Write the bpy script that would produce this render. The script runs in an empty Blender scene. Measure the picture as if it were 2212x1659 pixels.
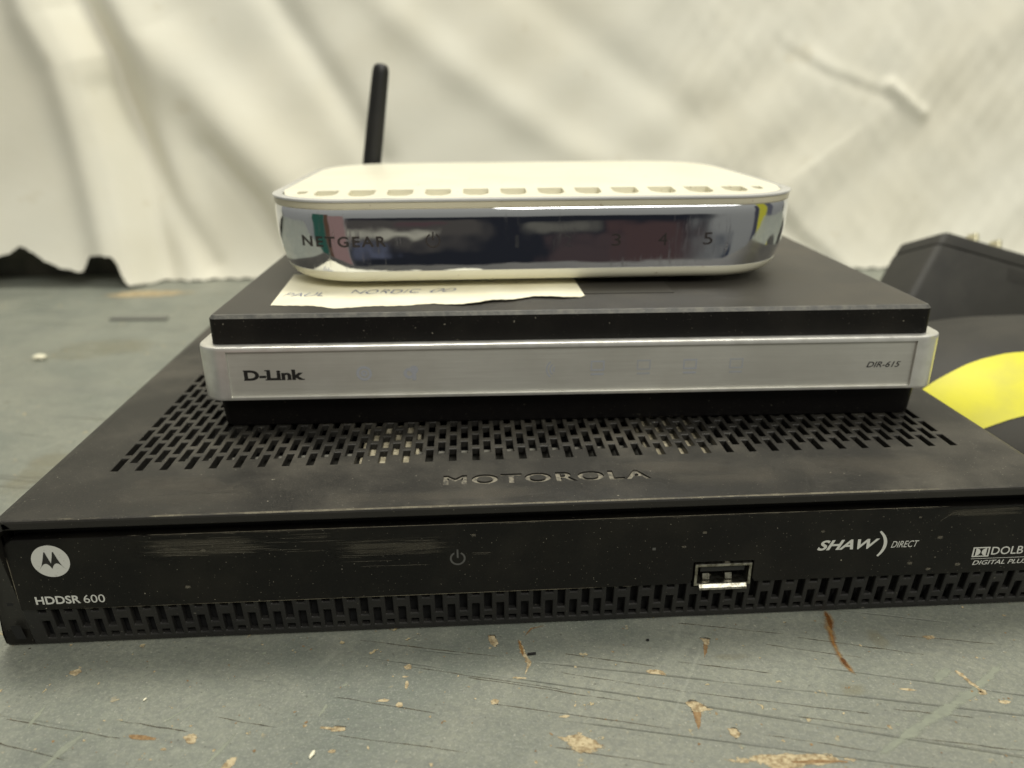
import bpy, bmesh, math, random
import numpy as np
from mathutils import Vector, Matrix
random.seed(7); np.random.seed(7)
scene = bpy.context.scene
COL = scene.collection
M_ = .001                                   # millimetres to metres
TABLE_Z = 7.8                               # height of the tabletop in the receiver's own coordinates
BG = (-1.05, -8.78, TABLE_Z, .9377)         # offset and size of what stands on the table round the stack

# ------------------------------------------------------------------ camera
CAM_R = ((0.998255, 0.025949, -0.053049), (-0.058834, 0.359222, -0.931396), (-0.005112, 0.932891, 0.360122))
cam = bpy.data.objects.new('camera', bpy.data.cameras.new('camera')); COL.objects.link(cam)
m = Matrix(CAM_R).to_4x4(); m.translation = Vector((-0.01687, -0.14100, 0.12530)); cam.matrix_world = m
cam.data.sensor_width = 36; cam.data.lens = 36 * 1620.14 / 2212
cam.data.clip_start = .005; cam.data.clip_end = 50
cam.data.dof.use_dof = True; cam.data.dof.focus_distance = .170; cam.data.dof.aperture_fstop = 12.0
scene.camera = cam
scene.view_settings.view_transform = 'Standard'; scene.view_settings.look = 'None'
scene.view_settings.exposure = 0.0; scene.view_settings.gamma = 1.0

# ------------------------------------------------------------------ room light
world = bpy.data.worlds.new('World'); scene.world = world; world.use_nodes = True
nt = world.node_tree; nt.nodes.clear(); N = nt.nodes.new; L = nt.links.new
def wmath(op, a, b=None, c=None):
    n = N('ShaderNodeMath'); n.operation = op
    for i, v in enumerate((a, b, c)):
        if v is None: continue
        if isinstance(v, (int, float)): n.inputs[i].default_value = v
        else: L(v, n.inputs[i])
    return n.outputs[0]
tc = N('ShaderNodeTexCoord'); sx = N('ShaderNodeSeparateXYZ'); L(tc.outputs['Generated'], sx.inputs[0])
az = wmath('MULTIPLY', wmath('ARCTAN2', sx.outputs[0], wmath('MULTIPLY', sx.outputs[1], -1)), 57.2958)   # 0 = behind the camera
el = wmath('MULTIPLY', wmath('ARCSINE', sx.outputs[2]), 57.2958)
wn = N('ShaderNodeTexNoise'); wn.inputs['Scale'].default_value = 5; wn.inputs['Detail'].default_value = 4
L(tc.outputs['Generated'], wn.inputs['Vector'])
wob = wmath('MULTIPLY', wmath('SUBTRACT', wn.outputs[0], .5), 5)
azw = wmath('ADD', az, wob); elw = wmath('ADD', el, wob)
def ramp01(v, a, b):
    n = N('ShaderNodeMapRange'); n.interpolation_type = 'SMOOTHSTEP'
    L(v, n.inputs[0]); n.inputs[1].default_value = a; n.inputs[2].default_value = b
    return n.outputs[0]
def window(v, a, b, s):
    return wmath('MULTIPLY', ramp01(v, a - s, a + s), wmath('SUBTRACT', 1.0, ramp01(v, b - s, b + s)))
def wmix(fac, c1, c2):
    n = N('ShaderNodeMix'); n.data_type = 'RGBA'; L(fac, n.inputs[0])
    for i, c in ((6, c1), (7, c2)):
        if isinstance(c, tuple): n.inputs[i].default_value = (*c, 1)
        else: L(c, n.inputs[i])
    return n.outputs[2]
ENV = wmix(ramp01(el, -50, 60), (.20, .20, .18), (.62, .61, .54))
# things of the room seen only in the mirror-like front: (az0, az1, el0, el1, softness, colour)
for a0, a1, e0, e1, s, c in (
        (-13, 18.5, -75, -3, .8, (.026, .028, .034)),       # dark clothing of whoever stands in front
        (-13, 0, -13.5, -7, 1.2, (.10, .09, .078)),
        (-7, -3, -10.2, -8.6, .5, (.12, .075, .075)),
        (-12, -8, -16, -13.4, .6, (.12, .13, .17)),
        (5, 18, -60, -13.2, 1.0, (.085, .062, .060)),
        (11, 17.5, -40, -9.8, 1.0, (.095, .060, .056)),
        (4, 10, -12.2, -9.5, .7, (.17, .16, .13)),
        (-15, -4.0, -12.4, -11.2, .22, (.52, .49, .37)),
        (-34, -14, -60, 4, .8, (.36, .23, .20)),
        (-40, -34, -60, 8, .6, (.14, .08, .05)),
        (-58, -40, -60, 8, .8, (.04, .12, .085)),
        (20, 26, -60, -12.5, 1.0, (.04, .05, .07)),
        (55, 62, -16, 20, 1.5, (.07, .07, .09)),
        (62, 77, -16, 30, 1.0, (.62, .58, .06)),
        (77, 88, -13, 30, 1.5, (.14, .14, .16))):
    f = wmath('MULTIPLY', window(azw, a0, a1, s), window(elw, e0, e1, s))
    ENV = wmix(f, ENV, c)
bg = N('ShaderNodeBackground'); L(ENV, bg.inputs[0]); bg.inputs[1].default_value = .62
wo = N('ShaderNodeOutputWorld'); L(bg.outputs[0], wo.inputs[0])

def area(name, loc, target, size, power, color):
    d = bpy.data.lights.new(name, 'AREA'); d.shape = 'RECTANGLE'; d.size, d.size_y = size; d.energy = power; d.color = color
    o = bpy.data.objects.new(name, d); COL.objects.link(o); o.location = loc
    o.rotation_euler = (Vector(target) - Vector(loc)).to_track_quat('-Z', 'Y').to_euler(); return o
area('ceiling_lamp', (.10, .34, 1.35), (0, .08, .05), (1.1, .28), 16, (1, .97, .86))
area('ceiling_lamp_front', (.45, -1.05, 1.25), (0, .2, .05), (.9, .5), 15, (1, .98, .90))

# ------------------------------------------------------------------ materials
MATS = {}
class NB:
    def __init__(s, name):
        s.m = bpy.data.materials.new(name); s.m.use_nodes = True; s.t = s.m.node_tree
        s.p = s.t.nodes['Principled BSDF']; s.out = s.t.nodes['Material Output']; MATS[name] = s.m
        s.co = s.n('ShaderNodeTexCoord').outputs['Object']
    def n(s, k): return s.t.nodes.new(k)
    def l(s, a, b): s.t.links.new(a, b)
    def math(s, op, a, b=None):
        n = s.n('ShaderNodeMath'); n.operation = op
        for i, v in enumerate((a, b)):
            if v is None: continue
            if isinstance(v, (int, float)): n.inputs[i].default_value = v
            else: s.l(v, n.inputs[i])
        return n.outputs[0]
    def noise(s, scale, detail=4, rough=.55, stretch=None, rot=0, dist=0, loc=(0, 0, 0)):
        v = s.co
        if stretch or rot:
            mp0 = s.n('ShaderNodeMapping'); s.l(v, mp0.inputs[0]); mp0.inputs['Rotation'].default_value = (0, 0, rot)
            mp = s.n('ShaderNodeMapping'); s.l(mp0.outputs[0], mp.inputs[0]); mp.inputs['Scale'].default_value = stretch or (1, 1, 1)
            mp.inputs['Location'].default_value = loc; v = mp.outputs[0]
        n = s.n('ShaderNodeTexNoise'); s.l(v, n.inputs['Vector']); n.inputs['Scale'].default_value = scale
        n.inputs['Detail'].default_value = detail; n.inputs['Roughness'].default_value = rough; n.inputs['Distortion'].default_value = dist
        return n.outputs[0]
    def ramp(s, v, a, b, lo=0., hi=1.):
        n = s.n('ShaderNodeMapRange'); n.interpolation_type = 'SMOOTHSTEP'; s.l(v, n.inputs[0])
        n.inputs[1].default_value = a; n.inputs[2].default_value = b; n.inputs[3].default_value = lo; n.inputs[4].default_value = hi
        return n.outputs[0]
    def mix(s, f, a, b):
        n = s.n('ShaderNodeMix'); n.data_type = 'RGBA'
        if isinstance(f, (int, float)): n.inputs[0].default_value = f
        else: s.l(f, n.inputs[0])
        for i, c in ((6, a), (7, b)):
            if isinstance(c, tuple): n.inputs[i].default_value = (*c, 1)
            else: s.l(c, n.inputs[i])
        return n.outputs[2]
    def set(s, color=None, rough=None, metal=None, spec=None, coat=None):
        for k, v in (('Base Color', color), ('Roughness', rough), ('Metallic', metal), ('Specular IOR Level', spec), ('Coat Weight', coat)):
            if v is None: continue
            if isinstance(v, tuple): s.p.inputs[k].default_value = (*v, 1)
            elif isinstance(v, (int, float)): s.p.inputs[k].default_value = v
            else: s.l(v, s.p.inputs[k])
    def bump(s, h, strength, dist):
        n = s.n('ShaderNodeBump'); n.inputs['Strength'].default_value = strength; n.inputs['Distance'].default_value = dist
        s.l(h, n.inputs['Height']); s.l(n.outputs[0], s.p.inputs['Normal'])
    def alpha(s, f):
        s.l(f, s.p.inputs['Alpha'])
    def specks(s, scale, thr, soft=.03):
        """small isolated specks: 1 in a speck"""
        v = s.n('ShaderNodeTexVoronoi'); v.inputs['Scale'].default_value = scale; s.l(s.co, v.inputs['Vector'])
        w = s.noise(scale * .37, 2)
        return s.ramp(s.math('SUBTRACT', v.outputs['Distance'], s.math('MULTIPLY', s.ramp(w, .52, .78), thr * 2)), thr * .2, -soft)

def dusty_black(name, base, dust, amount, rough=.48, grain=.25, speck=.5, big=60, spec=.42, settle=1.0):
    b = NB(name)
    cloud = b.ramp(b.noise(big, 5, .6), .38, .72)
    fine = b.ramp(b.noise(2600, 3, .6), .45, .75)
    d = b.math('MULTIPLY', b.math('ADD', b.math('MULTIPLY', cloud, .75), b.math('MULTIPLY', fine, .35)), amount)
    ge = b.n('ShaderNodeNewGeometry'); sz = b.n('ShaderNodeSeparateXYZ'); b.l(ge.outputs['Normal'], sz.inputs[0])
    d = b.math('MULTIPLY', d, b.ramp(sz.outputs[2], .2, .95, settle, 1.0))      # dust settles on what faces up
    c = b.mix(d, base, dust)
    sp = b.specks(900, .12)
    sp2 = b.math('ADD', b.ramp(b.noise(2900, 1, .3), .755, .80), b.math('MULTIPLY', b.ramp(b.noise(1100, 1, .3), .80, .83), 1.2))
    c = b.mix(b.math('MULTIPLY', sp2, speck), c, (.42, .39, .31))
    b.set(c, b.math('ADD', b.math('MULTIPLY', d, .25), rough), 0, spec)
    b.bump(b.noise(4200, 2, .6), grain, .00006)
    return b
dusty_black('lid_black', (.017, .016, .014), (.16, .145, .115), .50, .44, .35, .5, 38, .32, .12)
dusty_black('panel_black', (.005, .0048, .0045), (.07, .062, .045), .12, .30, .12, .55, 70, .20)
dusty_black('grille_black', (.013, .0125, .012), (.035, .032, .026), .3, .5, .2, .2, 80)
dusty_black('router_black', (.006, .0055, .005), (.06, .053, .04), .15, .50, .5, .4, 60, .16)
dusty_black('router_top_black', (.036, .033, .028), (.13, .115, .085), .4, .44, .9, .3, 50)
dusty_black('edge_worn', (.07, .07, .066), (.20, .19, .16), .8, .40, 1.0, .5, 300)
dusty_black('base_black', (.0035, .003, .003), (.02, .018, .014), .08, .38, .15, .15, 80, .2)
dusty_black('adapter_black', (.024, .023, .021), (.055, .052, .043), .5, .55, .5, .15, 50)
dusty_black('cushion_black', (.024, .0225, .019), (.08, .073, .057), .5, .55, .4, .2, 40)
dusty_black('antenna_black', (.010, .010, .010), (.03, .028, .024), .2, .42, .2, .1, 60)
b = NB('inner_dark'); b.set((.004, .004, .004), .8)
b = NB('pale_component'); b.set(b.mix(b.ramp(b.noise(700, 4), .35, .7), (.20, .175, .115), (.40, .36, .26)), .7)
b = NB('grey_bar'); b.set((.14, .135, .115), .6)
b = NB('print_white'); b.set(b.mix(b.ramp(b.noise(1800, 3), .6, .8), (.56, .56, .52), (.35, .34, .30)), .5)
b = NB('print_dim'); b.set((.075, .074, .07), .5)
b = NB('print_black'); b.set((.013, .012, .011), .45)
b = NB('recess_grey'); b.set(b.mix(b.ramp(b.noise(900, 4), .35, .6), (.06, .055, .045), (.21, .19, .145)), .6)

b = NB('chrome')
sc_ = b.ramp(b.noise(900, 5, .7, (1, 1, .12)), .50, .80)
sm = b.ramp(b.noise(38, 5, .6), .36, .66)
dd = b.math('MULTIPLY', sc_, b.ramp(b.noise(45, 3), .45, .62))
b.set(b.mix(b.math('MULTIPLY', dd, .5), (.74, .76, .80), (.62, .62, .62)), b.math('ADD', b.math('MULTIPLY', dd, .30), b.math('MULTIPLY', sm, .075)), 1.0)
b.bump(b.noise(60, 2), .12, .0012)
b = NB('clear_rim'); b.set((.50, .50, .49), .12, 0, .6)
def cream(name, c1, c2, rough):
    b = NB(name); k = b.ramp(b.noise(40, 5), .35, .7)
    c = b.mix(k, c1, c2); c = b.mix(b.ramp(b.noise(700, 2, .4), .72, .78), c, (.35, .28, .18))
    b.set(c, rough, 0, .45); return b
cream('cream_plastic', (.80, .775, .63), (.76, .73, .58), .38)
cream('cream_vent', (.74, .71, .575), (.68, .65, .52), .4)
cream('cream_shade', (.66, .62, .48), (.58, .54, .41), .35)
b = NB('silver'); 
b.set(b.mix(b.ramp(b.noise(200, 4), .4, .7), (.80, .79, .75), (.70, .69, .64)), b.ramp(b.noise(300, 3), .3, .7, .28, .38), .72)
b = NB('brushed')
br = b.noise(1500, 4, .65, (.035, 1, 1)); cl = b.ramp(b.noise(35, 5), .35, .68)
c = b.mix(br, (.58, .575, .52), (.78, .775, .71)); c = b.mix(b.math('MULTIPLY', cl, .35), c, (.42, .405, .35))
c = b.mix(b.math('MULTIPLY', b.ramp(b.noise(1400, 2, .4), .70, .76), .5), c, (.7, .68, .58))
b.set(c, b.math('ADD', b.math('MULTIPLY', br, .12), .36), .62); b.bump(br, .25, .00005)
b = NB('icon_pale'); b.set((.47, .49, .53), .45, .4)
b = NB('icon_faint'); b.set((.51, .525, .54), .45, .5)
b = NB('steel'); b.set(b.mix(b.ramp(b.noise(900, 3), .4, .65), (.36, .35, .30), (.16, .15, .12)), .38, 1.0)
b = NB('brass_prong'); b.set((.70, .66, .50), .3, 1.0)
b = NB('paper')
c = b.mix(b.ramp(b.noise(90, 4), .4, .7), (.88, .84, .66), (.82, .77, .58)); b.set(c, .6); b.bump(b.noise(220, 4), .2, .0003)
b = NB('ink_blue'); b.set((.16, .18, .30), .6)
b = NB('clear_tape'); b.set((.048, .044, .037), .4); 
b = NB('yellow'); 
c = b.mix(b.ramp(b.noise(60, 5), .35, .7), (.74, .69, .028), (.62, .58, .06)); b.set(c, .5); b.bump(b.noise(900, 3), .2, .0002)
b = NB('cloth')
c = b.mix(b.ramp(b.noise(7, 5, .6), .35, .7), (.775, .757, .665), (.74, .71, .60))
c = b.mix(b.math('MULTIPLY', b.ramp(b.noise(38, 3, .5), .66, .76), .16), c, (.50, .42, .26))
b.set(c, .9, 0, .1); b.bump(b.noise(90, 4), .2, .001)
b = NB('dark_board'); b.set(b.mix(b.ramp(b.noise(30, 4), .4, .65), (.045, .046, .035), (.10, .095, .07)), .7)
b = NB('crumb_white'); b.set((.82, .78, .60), .6)
b = NB('crumb_grey'); b.set((.16, .16, .14), .7)

# painted wood
b = NB('painted_wood'); ROT = math.radians(13.8)
c = b.mix(b.ramp(b.noise(28, 6, .62), .33, .70), (.160, .178, .150), (.250, .262, .212))
c = b.mix(b.math('MULTIPLY', b.ramp(b.noise(75, 5, .65), .42, .66), .5), c, (.264, .272, .222))
c = b.mix(b.math('MULTIPLY', b.ramp(b.noise(9, 5, .6), .42, .65), .55), c, (.250, .250, .198))
c = b.mix(b.math('MULTIPLY', b.ramp(b.noise(150, 5, .7), .58, .78), .45), c, (.33, .335, .285))
c = b.mix(b.math('MULTIPLY', b.ramp(b.noise(420, 5, .7), .56, .74), .40), c, (.13, .135, .12))
gr = b.noise(120, 4, .6, (.09, 1, 1), ROT)
c = b.mix(b.math('MULTIPLY', b.ramp(gr, .52, .72), .35), c, (.165, .17, .15))
c = b.mix(b.math('MULTIPLY', b.ramp(b.noise(800, 5, .75), .36, .64), .55), c, (.145, .155, .14))
c = b.mix(b.math('MULTIPLY', b.ramp(b.noise(1900, 3, .7), .50, .70), .42), c, (.36, .365, .315))
c = b.mix(b.math('MULTIPLY', b.ramp(b.noise(330, 5, .7, (.12, 1, 1), ROT), .54, .72), .38), c, (.14, .145, .13))
iso = b.math('ABSOLUTE', b.math('SUBTRACT', b.noise(90, 1, .4, (.022, 1, 1), ROT), .5))
crk = b.math('MULTIPLY', b.ramp(iso, .010, .002), b.ramp(b.noise(40, 4, .6, (.35, 1, 1), ROT), .50, .60))
c = b.mix(b.math('MULTIPLY', crk, .32), c, (.055, .05, .038))
wo_ = b.math('MULTIPLY', b.ramp(b.noise(260, 3, .6), .655, .69), b.ramp(b.noise(60, 3), .46, .60))
c = b.mix(wo_, c, (.46, .38, .22))
c = b.mix(b.math('MULTIPLY', b.ramp(b.noise(1500, 2, .4), .72, .76), .6), c, (.45, .44, .36))
c = b.mix(b.math('MULTIPLY', b.ramp(b.noise(900, 2, .4, (1.0, 1, 1), .7), .71, .75), .6), c, (.09, .09, .075))
scr = b.math('ABSOLUTE', b.math('SUBTRACT', b.noise(45, 2, .5, (.06, 1, 1), math.radians(-55)), .5))
c = b.mix(b.math('MULTIPLY', b.math('MULTIPLY', b.ramp(scr, .012, .002), b.ramp(b.noise(50, 4, .6), .56, .66)), .22), c, (.36, .375, .31))
b.set(c, b.ramp(b.noise(60, 5), .3, .7, .40, .60), 0, .4)
hh = b.math('SUBTRACT', b.math('ADD', b.math('MULTIPLY', gr, .5), b.math('MULTIPLY', b.noise(700, 5, .6), .5)), b.math('ADD', crk, b.math('MULTIPLY', wo_, .6)))
b.bump(hh, .8, .0004)

def mark_mat(name, c1, c2, amount, nscale, soft=.12, rough=.6, amp=2.6, st=(.45, 1, 1), rot=math.radians(13.8)):
    """a mark whose ragged edge comes from noise against the 'fade' attribute (1 in its middle, 0 at its edge)"""
    b = NB(name); at = b.n('ShaderNodeAttribute'); at.attribute_name = 'fade'
    v = b.math('SUBTRACT', b.math('MULTIPLY', at.outputs['Fac'], 1.35), b.math('ADD', b.math('MULTIPLY', b.math('SUBTRACT', b.noise(nscale, 6, .75, st, rot), .5), amp), .5))
    a = b.ramp(v, 0.0, soft); a = b.math('MULTIPLY', a, amount)
    b.set(b.mix(b.ramp(b.noise(nscale * 1.7, 4, .6), .35, .65), c1, c2), rough, 0, .3); b.alpha(a); return b
mark_mat('rust_mark', (.27, .115, .022), (.34, .22, .085), .85, 420, .95, .6, 1.7, (1, .6, 1), 0)
mark_mat('rust_dark', (.10, .035, .008), (.20, .075, .015), .7, 700, .7, .6, 1.9, (1, .6, 1), 0)
mark_mat('dust_scratch', (.13, .12, .09), (.08, .072, .055), .38, 1500, .9, .7, 5.0, (.03, 1, 1), 0)
mark_mat('dust_line', (.22, .20, .155), (.13, .12, .09), .5, 800, .7, .7, 1.6, (.3, 1, 1), 0)
mark_mat('dust_smudge', (.19, .17, .135), (.14, .122, .095), .22, 90, 1.3, .7, 2.2, (.5, 1, 1), .5)
mark_mat('dust_edge', (.26, .235, .17), (.16, .14, .10), .62, 260, .6, .7, 4.4, (.25, 1, 1), 0)
mark_mat('bare_wood', (.55, .46, .29), (.27, .20, .11), .95, 560, .22, .8, 3.9)
mark_mat('bare_wood_dark', (.20, .12, .055), (.30, .20, .10), 1.0, 700, .08, .8)
mark_mat('pale_scuff', (.36, .385, .30), (.31, .33, .265), .62, 260, .5)
mark_mat('ochre_stain', (.32, .295, .19), (.27, .25, .17), .35, 90, 1.2)
mark_mat('crack_and_shade_dark', (.05, .042, .028), (.11, .085, .045), .62, 620, .35, .6, 3.6, (.5, 1, 1))  # dark of the cracks, and of the shadow painted beside bare-wood chips

# ------------------------------------------------------------------ mesh helpers (millimetres in, metres out)
def tag(o, label=None, cat=None, group=None, kind=None):
    if label: o['label'] = label
    if cat: o['category'] = cat
    if group: o['group'] = group
    if kind: o['kind'] = kind
    return o
def empty(name, loc, yaw=0):
    o = bpy.data.objects.new(name, None); o.empty_display_size = .01; COL.objects.link(o)
    o.location = Vector(loc) * M_; o.rotation_euler.z = yaw; return o
def bgp(x, y, z=0): return Vector((BG[0] + x * BG[3], BG[1] + y * BG[3], BG[2] + z * BG[3])) * M_
def mk(name, verts, faces, mat, parent=None, smooth=True, fade=None, angle=35, mats=None, idx=None, bg_=False):
    k_ = M_ * (BG[3] if bg_ else 1); off_ = np.array(BG[:3]) * M_ if (bg_ and parent is None) else np.zeros(3)
    me = bpy.data.meshes.new(name); me.from_pydata([tuple(np.array(v) * k_ + off_) for v in verts], [], faces)
    for mm in (mats or [mat]): me.materials.append(MATS[mm])
    if idx is not None: me.polygons.foreach_set('material_index', idx)
    me.validate(); me.update()
    if smooth:
        bm = bmesh.new(); bm.from_mesh(me); bmesh.ops.remove_doubles(bm, verts=bm.verts, dist=1e-7)
        if fade is None: bmesh.ops.recalc_face_normals(bm, faces=bm.faces)
        bm.to_mesh(me); bm.free()
        me.polygons.foreach_set('use_smooth', [True] * len(me.polygons)); me.set_sharp_from_angle(angle=math.radians(angle))
    if fade is not None:
        a = me.attributes.new('fade', 'FLOAT', 'POINT'); a.data.foreach_set('value', fade)
    o = bpy.data.objects.new(name, me); COL.objects.link(o)
    if parent: o.parent = parent
    return o
class MB:
    def __init__(s): s.v = []; s.f = []
    def add(s, v, f):
        k = len(s.v); s.v += [tuple(p) for p in v]; s.f += [tuple(i + k for i in q) for q in f]; return s
    def box(s, x0, x1, y0, y1, z0, z1):
        return s.add([(x0, y0, z0), (x1, y0, z0), (x1, y1, z0), (x0, y1, z0), (x0, y0, z1), (x1, y0, z1), (x1, y1, z1), (x0, y1, z1)],
                     [(3, 2, 1, 0), (4, 5, 6, 7), (0, 1, 5, 4), (1, 2, 6, 5), (2, 3, 7, 6), (3, 0, 4, 7)])
    def prism(s, poly, y0, y1):
        """closed polygon in x-z extruded along y"""
        n = len(poly); v = [(x, y0, z) for x, z in poly] + [(x, y1, z) for x, z in poly]
        f = [tuple(range(n)), tuple(range(2 * n - 1, n - 1, -1))] + [(i, i + n, (i + 1) % n + n, (i + 1) % n) for i in range(n)]
        return s.add(v, f)
    def loft(s, rings, cap0=True, cap1=True, closed=True):
        n = len(rings[0]); v = [p for r in rings for p in r]; f = []
        for k in range(len(rings) - 1):
            for i in range(n if closed else n - 1):
                j = (i + 1) % n; f.append((k * n + i, k * n + j, (k + 1) * n + j, (k + 1) * n + i))
        if cap0: f.append(tuple(range(n - 1, -1, -1)))
        if cap1: f.append(tuple(range((len(rings) - 1) * n, len(rings) * n)))
        return s.add(v, f)
    def build(s, name, mat, parent=None, **k): return mk(name, s.v, s.f, mat, parent, **k)
def bevel(o, w, seg=2, angle=40):
    md = o.modifiers.new('bevel', 'BEVEL'); md.width = w * M_; md.segments = seg; md.limit_method = 'ANGLE'; md.angle_limit = math.radians(angle)
    md.harden_normals = False; return o
def rrect(hw, y0, y1, rf, rb, off=0, z=0, n=10):
    """rounded rectangle, front corners rf, back corners rb, moved inwards by off"""
    hw -= off; y0 += off; y1 -= off; rf = max(rf - off, .2); rb = max(rb - off, .2); P = []
    for cx_, cy_, r, a0 in ((-hw + rf, y0 + rf, rf, 180), (hw - rf, y0 + rf, rf, 270), (hw - rb, y1 - rb, rb, 0), (-hw + rb, y1 - rb, rb, 90)):
        for i in range(n + 1):
            a = math.radians(a0 + 90 * i / n); P.append((cx_ + r * math.cos(a), cy_ + r * math.sin(a), z))
    return P
def ring(c, r, w, n=40, a0=0, a1=360, y=0, th=.05, sx_=1):
    """flat ring in the x-z plane, facing -y"""
    v = []; k = n + 1
    for i in range(k):
        a = math.radians(a0 + (a1 - a0) * i / n)
        v += [(c[0] + sx_ * (r - w / 2) * math.sin(a), y, c[1] + (r - w / 2) * math.cos(a)), (c[0] + sx_ * (r + w / 2) * math.sin(a), y, c[1] + (r + w / 2) * math.cos(a))]
    return v, [(2 * i, 2 * i + 1, 2 * i + 3, 2 * i + 2) for i in range(n)]
def text(name, body, mat, parent, x0, x1, z0, z1, y, bold=0, shear=0, spacing=1, fn=None, th=.05, flat=False, extra=None):
    """the letters of body, fitted to the box x0..x1, z0..z1 (cap height) on the plane y; flat: laid on a top"""
    c = bpy.data.curves.new(name, 'FONT'); c.body = body; c.size = 1; c.offset = bold; c.shear = shear; c.space_character = spacing
    c.resolution_u = 4; o = bpy.data.objects.new(name, c); COL.objects.link(o)
    dg = bpy.context.evaluated_depsgraph_get(); me = bpy.data.meshes.new_from_object(o.evaluated_get(dg)); bpy.data.objects.remove(o); bpy.data.curves.remove(c)
    v = np.array([p.co[:] for p in me.vertices]); f = [tuple(p.vertices) for p in me.polygons]; bpy.data.meshes.remove(me)
    lo, hi = v.min(0), v.max(0)
    X = x0 + (v[:, 0] - lo[0]) / (hi[0] - lo[0]) * (x1 - x0); Z = z0 + (v[:, 1] - lo[1]) / (hi[1] - lo[1]) * (z1 - z0)
    if fn: Y = np.array([fn(a, q) for a, q in zip(X, Z)])
    else: Y = np.full(len(X), y)
    vv = [(a, q, r) for a, q, r in zip(X, Y, Z)]
    if extra:
        for e in extra:
            k = len(vv); vv += [(p[0], y - .004, p[1]) for p in e]; f.append(tuple(range(k, k + len(e))))
    if flat: vv = [(a + .22 * math.sin(a * 1.1 + r), r + .28 * math.sin(a * .7) + .12 * math.sin(a * 2.9), q) for a, q, r in vv]
    return mk(name, vv, f, mat, parent, smooth=False)

def cells_plate(xs, us, solid, P0, U, Nrm, th):
    """a plate cut into cells; solid[i][j] False = a hole. P0 origin, U direction of u, Nrm outward normal, th thickness"""
    P0, U, Nrm = map(np.array, (P0, U, Nrm)); v = []; idx = {}; f = []
    def vid(i, j, k):
        if (i, j, k) not in idx:
            idx[(i, j, k)] = len(v); v.append(tuple(P0 + np.array([xs[i], 0, 0]) + U * us[j] - Nrm * (th * k)))
        return idx[(i, j, k)]
    nx, nu = len(xs) - 1, len(us) - 1
    S = lambda i, j: 0 <= i < nx and 0 <= j < nu and solid[i][j]
    for i in range(nx):
        for j in range(nu):
            if not solid[i][j]: continue
            f.append((vid(i, j, 0), vid(i + 1, j, 0), vid(i + 1, j + 1, 0), vid(i, j + 1, 0)))
            f.append((vid(i, j + 1, 1), vid(i + 1, j + 1, 1), vid(i + 1, j, 1), vid(i, j, 1)))
            for (a, b_, c1, c2) in ((i - 1, j, (i, j + 1), (i, j)), (i + 1, j, (i + 1, j), (i + 1, j + 1)), (i, j - 1, (i, j), (i + 1, j)), (i, j + 1, (i + 1, j + 1), (i, j + 1))):
                if not S(a, b_): f.append((vid(*c1, 0), vid(*c1, 1), vid(*c2, 1), vid(*c2, 0)))
    return v, f

# ------------------------------------------------------------------ the table
table = MB().box(-700, 700, -85, 432, -30, 0).build('tabletop', 'painted_wood', smooth=False, bg_=True); tag(table, kind='structure')
def streak(name, pts, widths, mat, z=.05, sub=6):
    P = [np.array(p, float) for p in pts]; Q = []; W = []
    for i in range(len(P) - 1):
        for k in range(sub):
            t = k / sub; Q.append(P[i] * (1 - t) + P[i + 1] * t); W.append(widths[i] * (1 - t) + widths[i + 1] * t)
    Q.append(P[-1]); W.append(widths[-1]); v = []; f = []; fd = []
    for i, (q, w) in enumerate(zip(Q, W)):
        d = Q[min(i + 1, len(Q) - 1)] - Q[max(i - 1, 0)]; d /= np.linalg.norm(d) + 1e-9; nn = np.array([-d[1], d[0]])
        e = min(i, len(Q) - 1 - i) / max(1, len(Q) * .12); e = min(1, e)
        for s_, fv in ((-1, 0), (0, 1), (1, 0)):
            p = q + nn * s_ * w / 2; v.append((p[0], p[1], z)); fd.append(fv * (.45 + .55 * e))
    for i in range(len(Q) - 1):
        for k in (0, 1): f.append((3 * i + k, 3 * i + k + 1, 3 * i + k + 4, 3 * i + k + 3))
    return mk(name, [(BG[0] / BG[3] + a, BG[1] / BG[3] + b_, BG[2] / BG[3] + c_) for a, b_, c_ in v], f, mat, table, fade=fd, bg_=True)
def blot(name, pts, mat, z=.06, grow=1.35):
    if mat == 'bare_wood' and len(pts) < 9: blot('painted_chip_shadow', [(x + .05, y + .28) for x, y in pts], 'crack_and_shade_dark', z - .02, grow)  # shifted dark copy: the shadow of the chip's edge, painted on
    P = np.array(pts, float); c_ = P.mean(0); n = len(P); v = [(*c_, z)]; fd = [1.0]
    for k, (r, fv) in enumerate(((.55, .9), (grow, 0))):
        for p in P: q = c_ + (p - c_) * r; v.append((*q, z)); fd.append(fv)
    f = [(0, 1 + i, 1 + (i + 1) % n) for i in range(n)] + [(1 + i, 1 + n + i, 1 + n + (i + 1) % n, 1 + (i + 1) % n) for i in range(n)]
    return mk(name, [(BG[0] / BG[3] + a, BG[1] / BG[3] + b_, BG[2] / BG[3] + c_) for a, b_, c_ in v], f, mat, table, fade=fd, bg_=True)
def rblot(name, x, y, rx, ry, mat, z=.06, n=9, ang=0):
    pts = []
    for i in range(n):
        a = 2 * math.pi * i / n; r = random.uniform(.75, 1.2); px, py = r * rx * math.cos(a), r * ry * math.sin(a)
        pts.append((x + px * math.cos(ang) - py * math.sin(ang), y + px * math.sin(ang) + py * math.cos(ang)))
    return blot(name, pts, mat, z)
streak('rust_stain', [(72.8, 15), (72.4, 11), (71.0, 7.6), (69.6, 2.5), (68.9, -2.4), (69.0, -6.1), (69.9, -9.4)], [4.6, 5.2, 5.2, 3.2, 3.2, 3.4, 1.2], 'rust_mark', .07)
streak('rust_stain', [(72.8, 14), (72.2, 9.8), (71.2, 6.6)], [2.4, 2.6, 1.0], 'rust_dark', .09)
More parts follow.
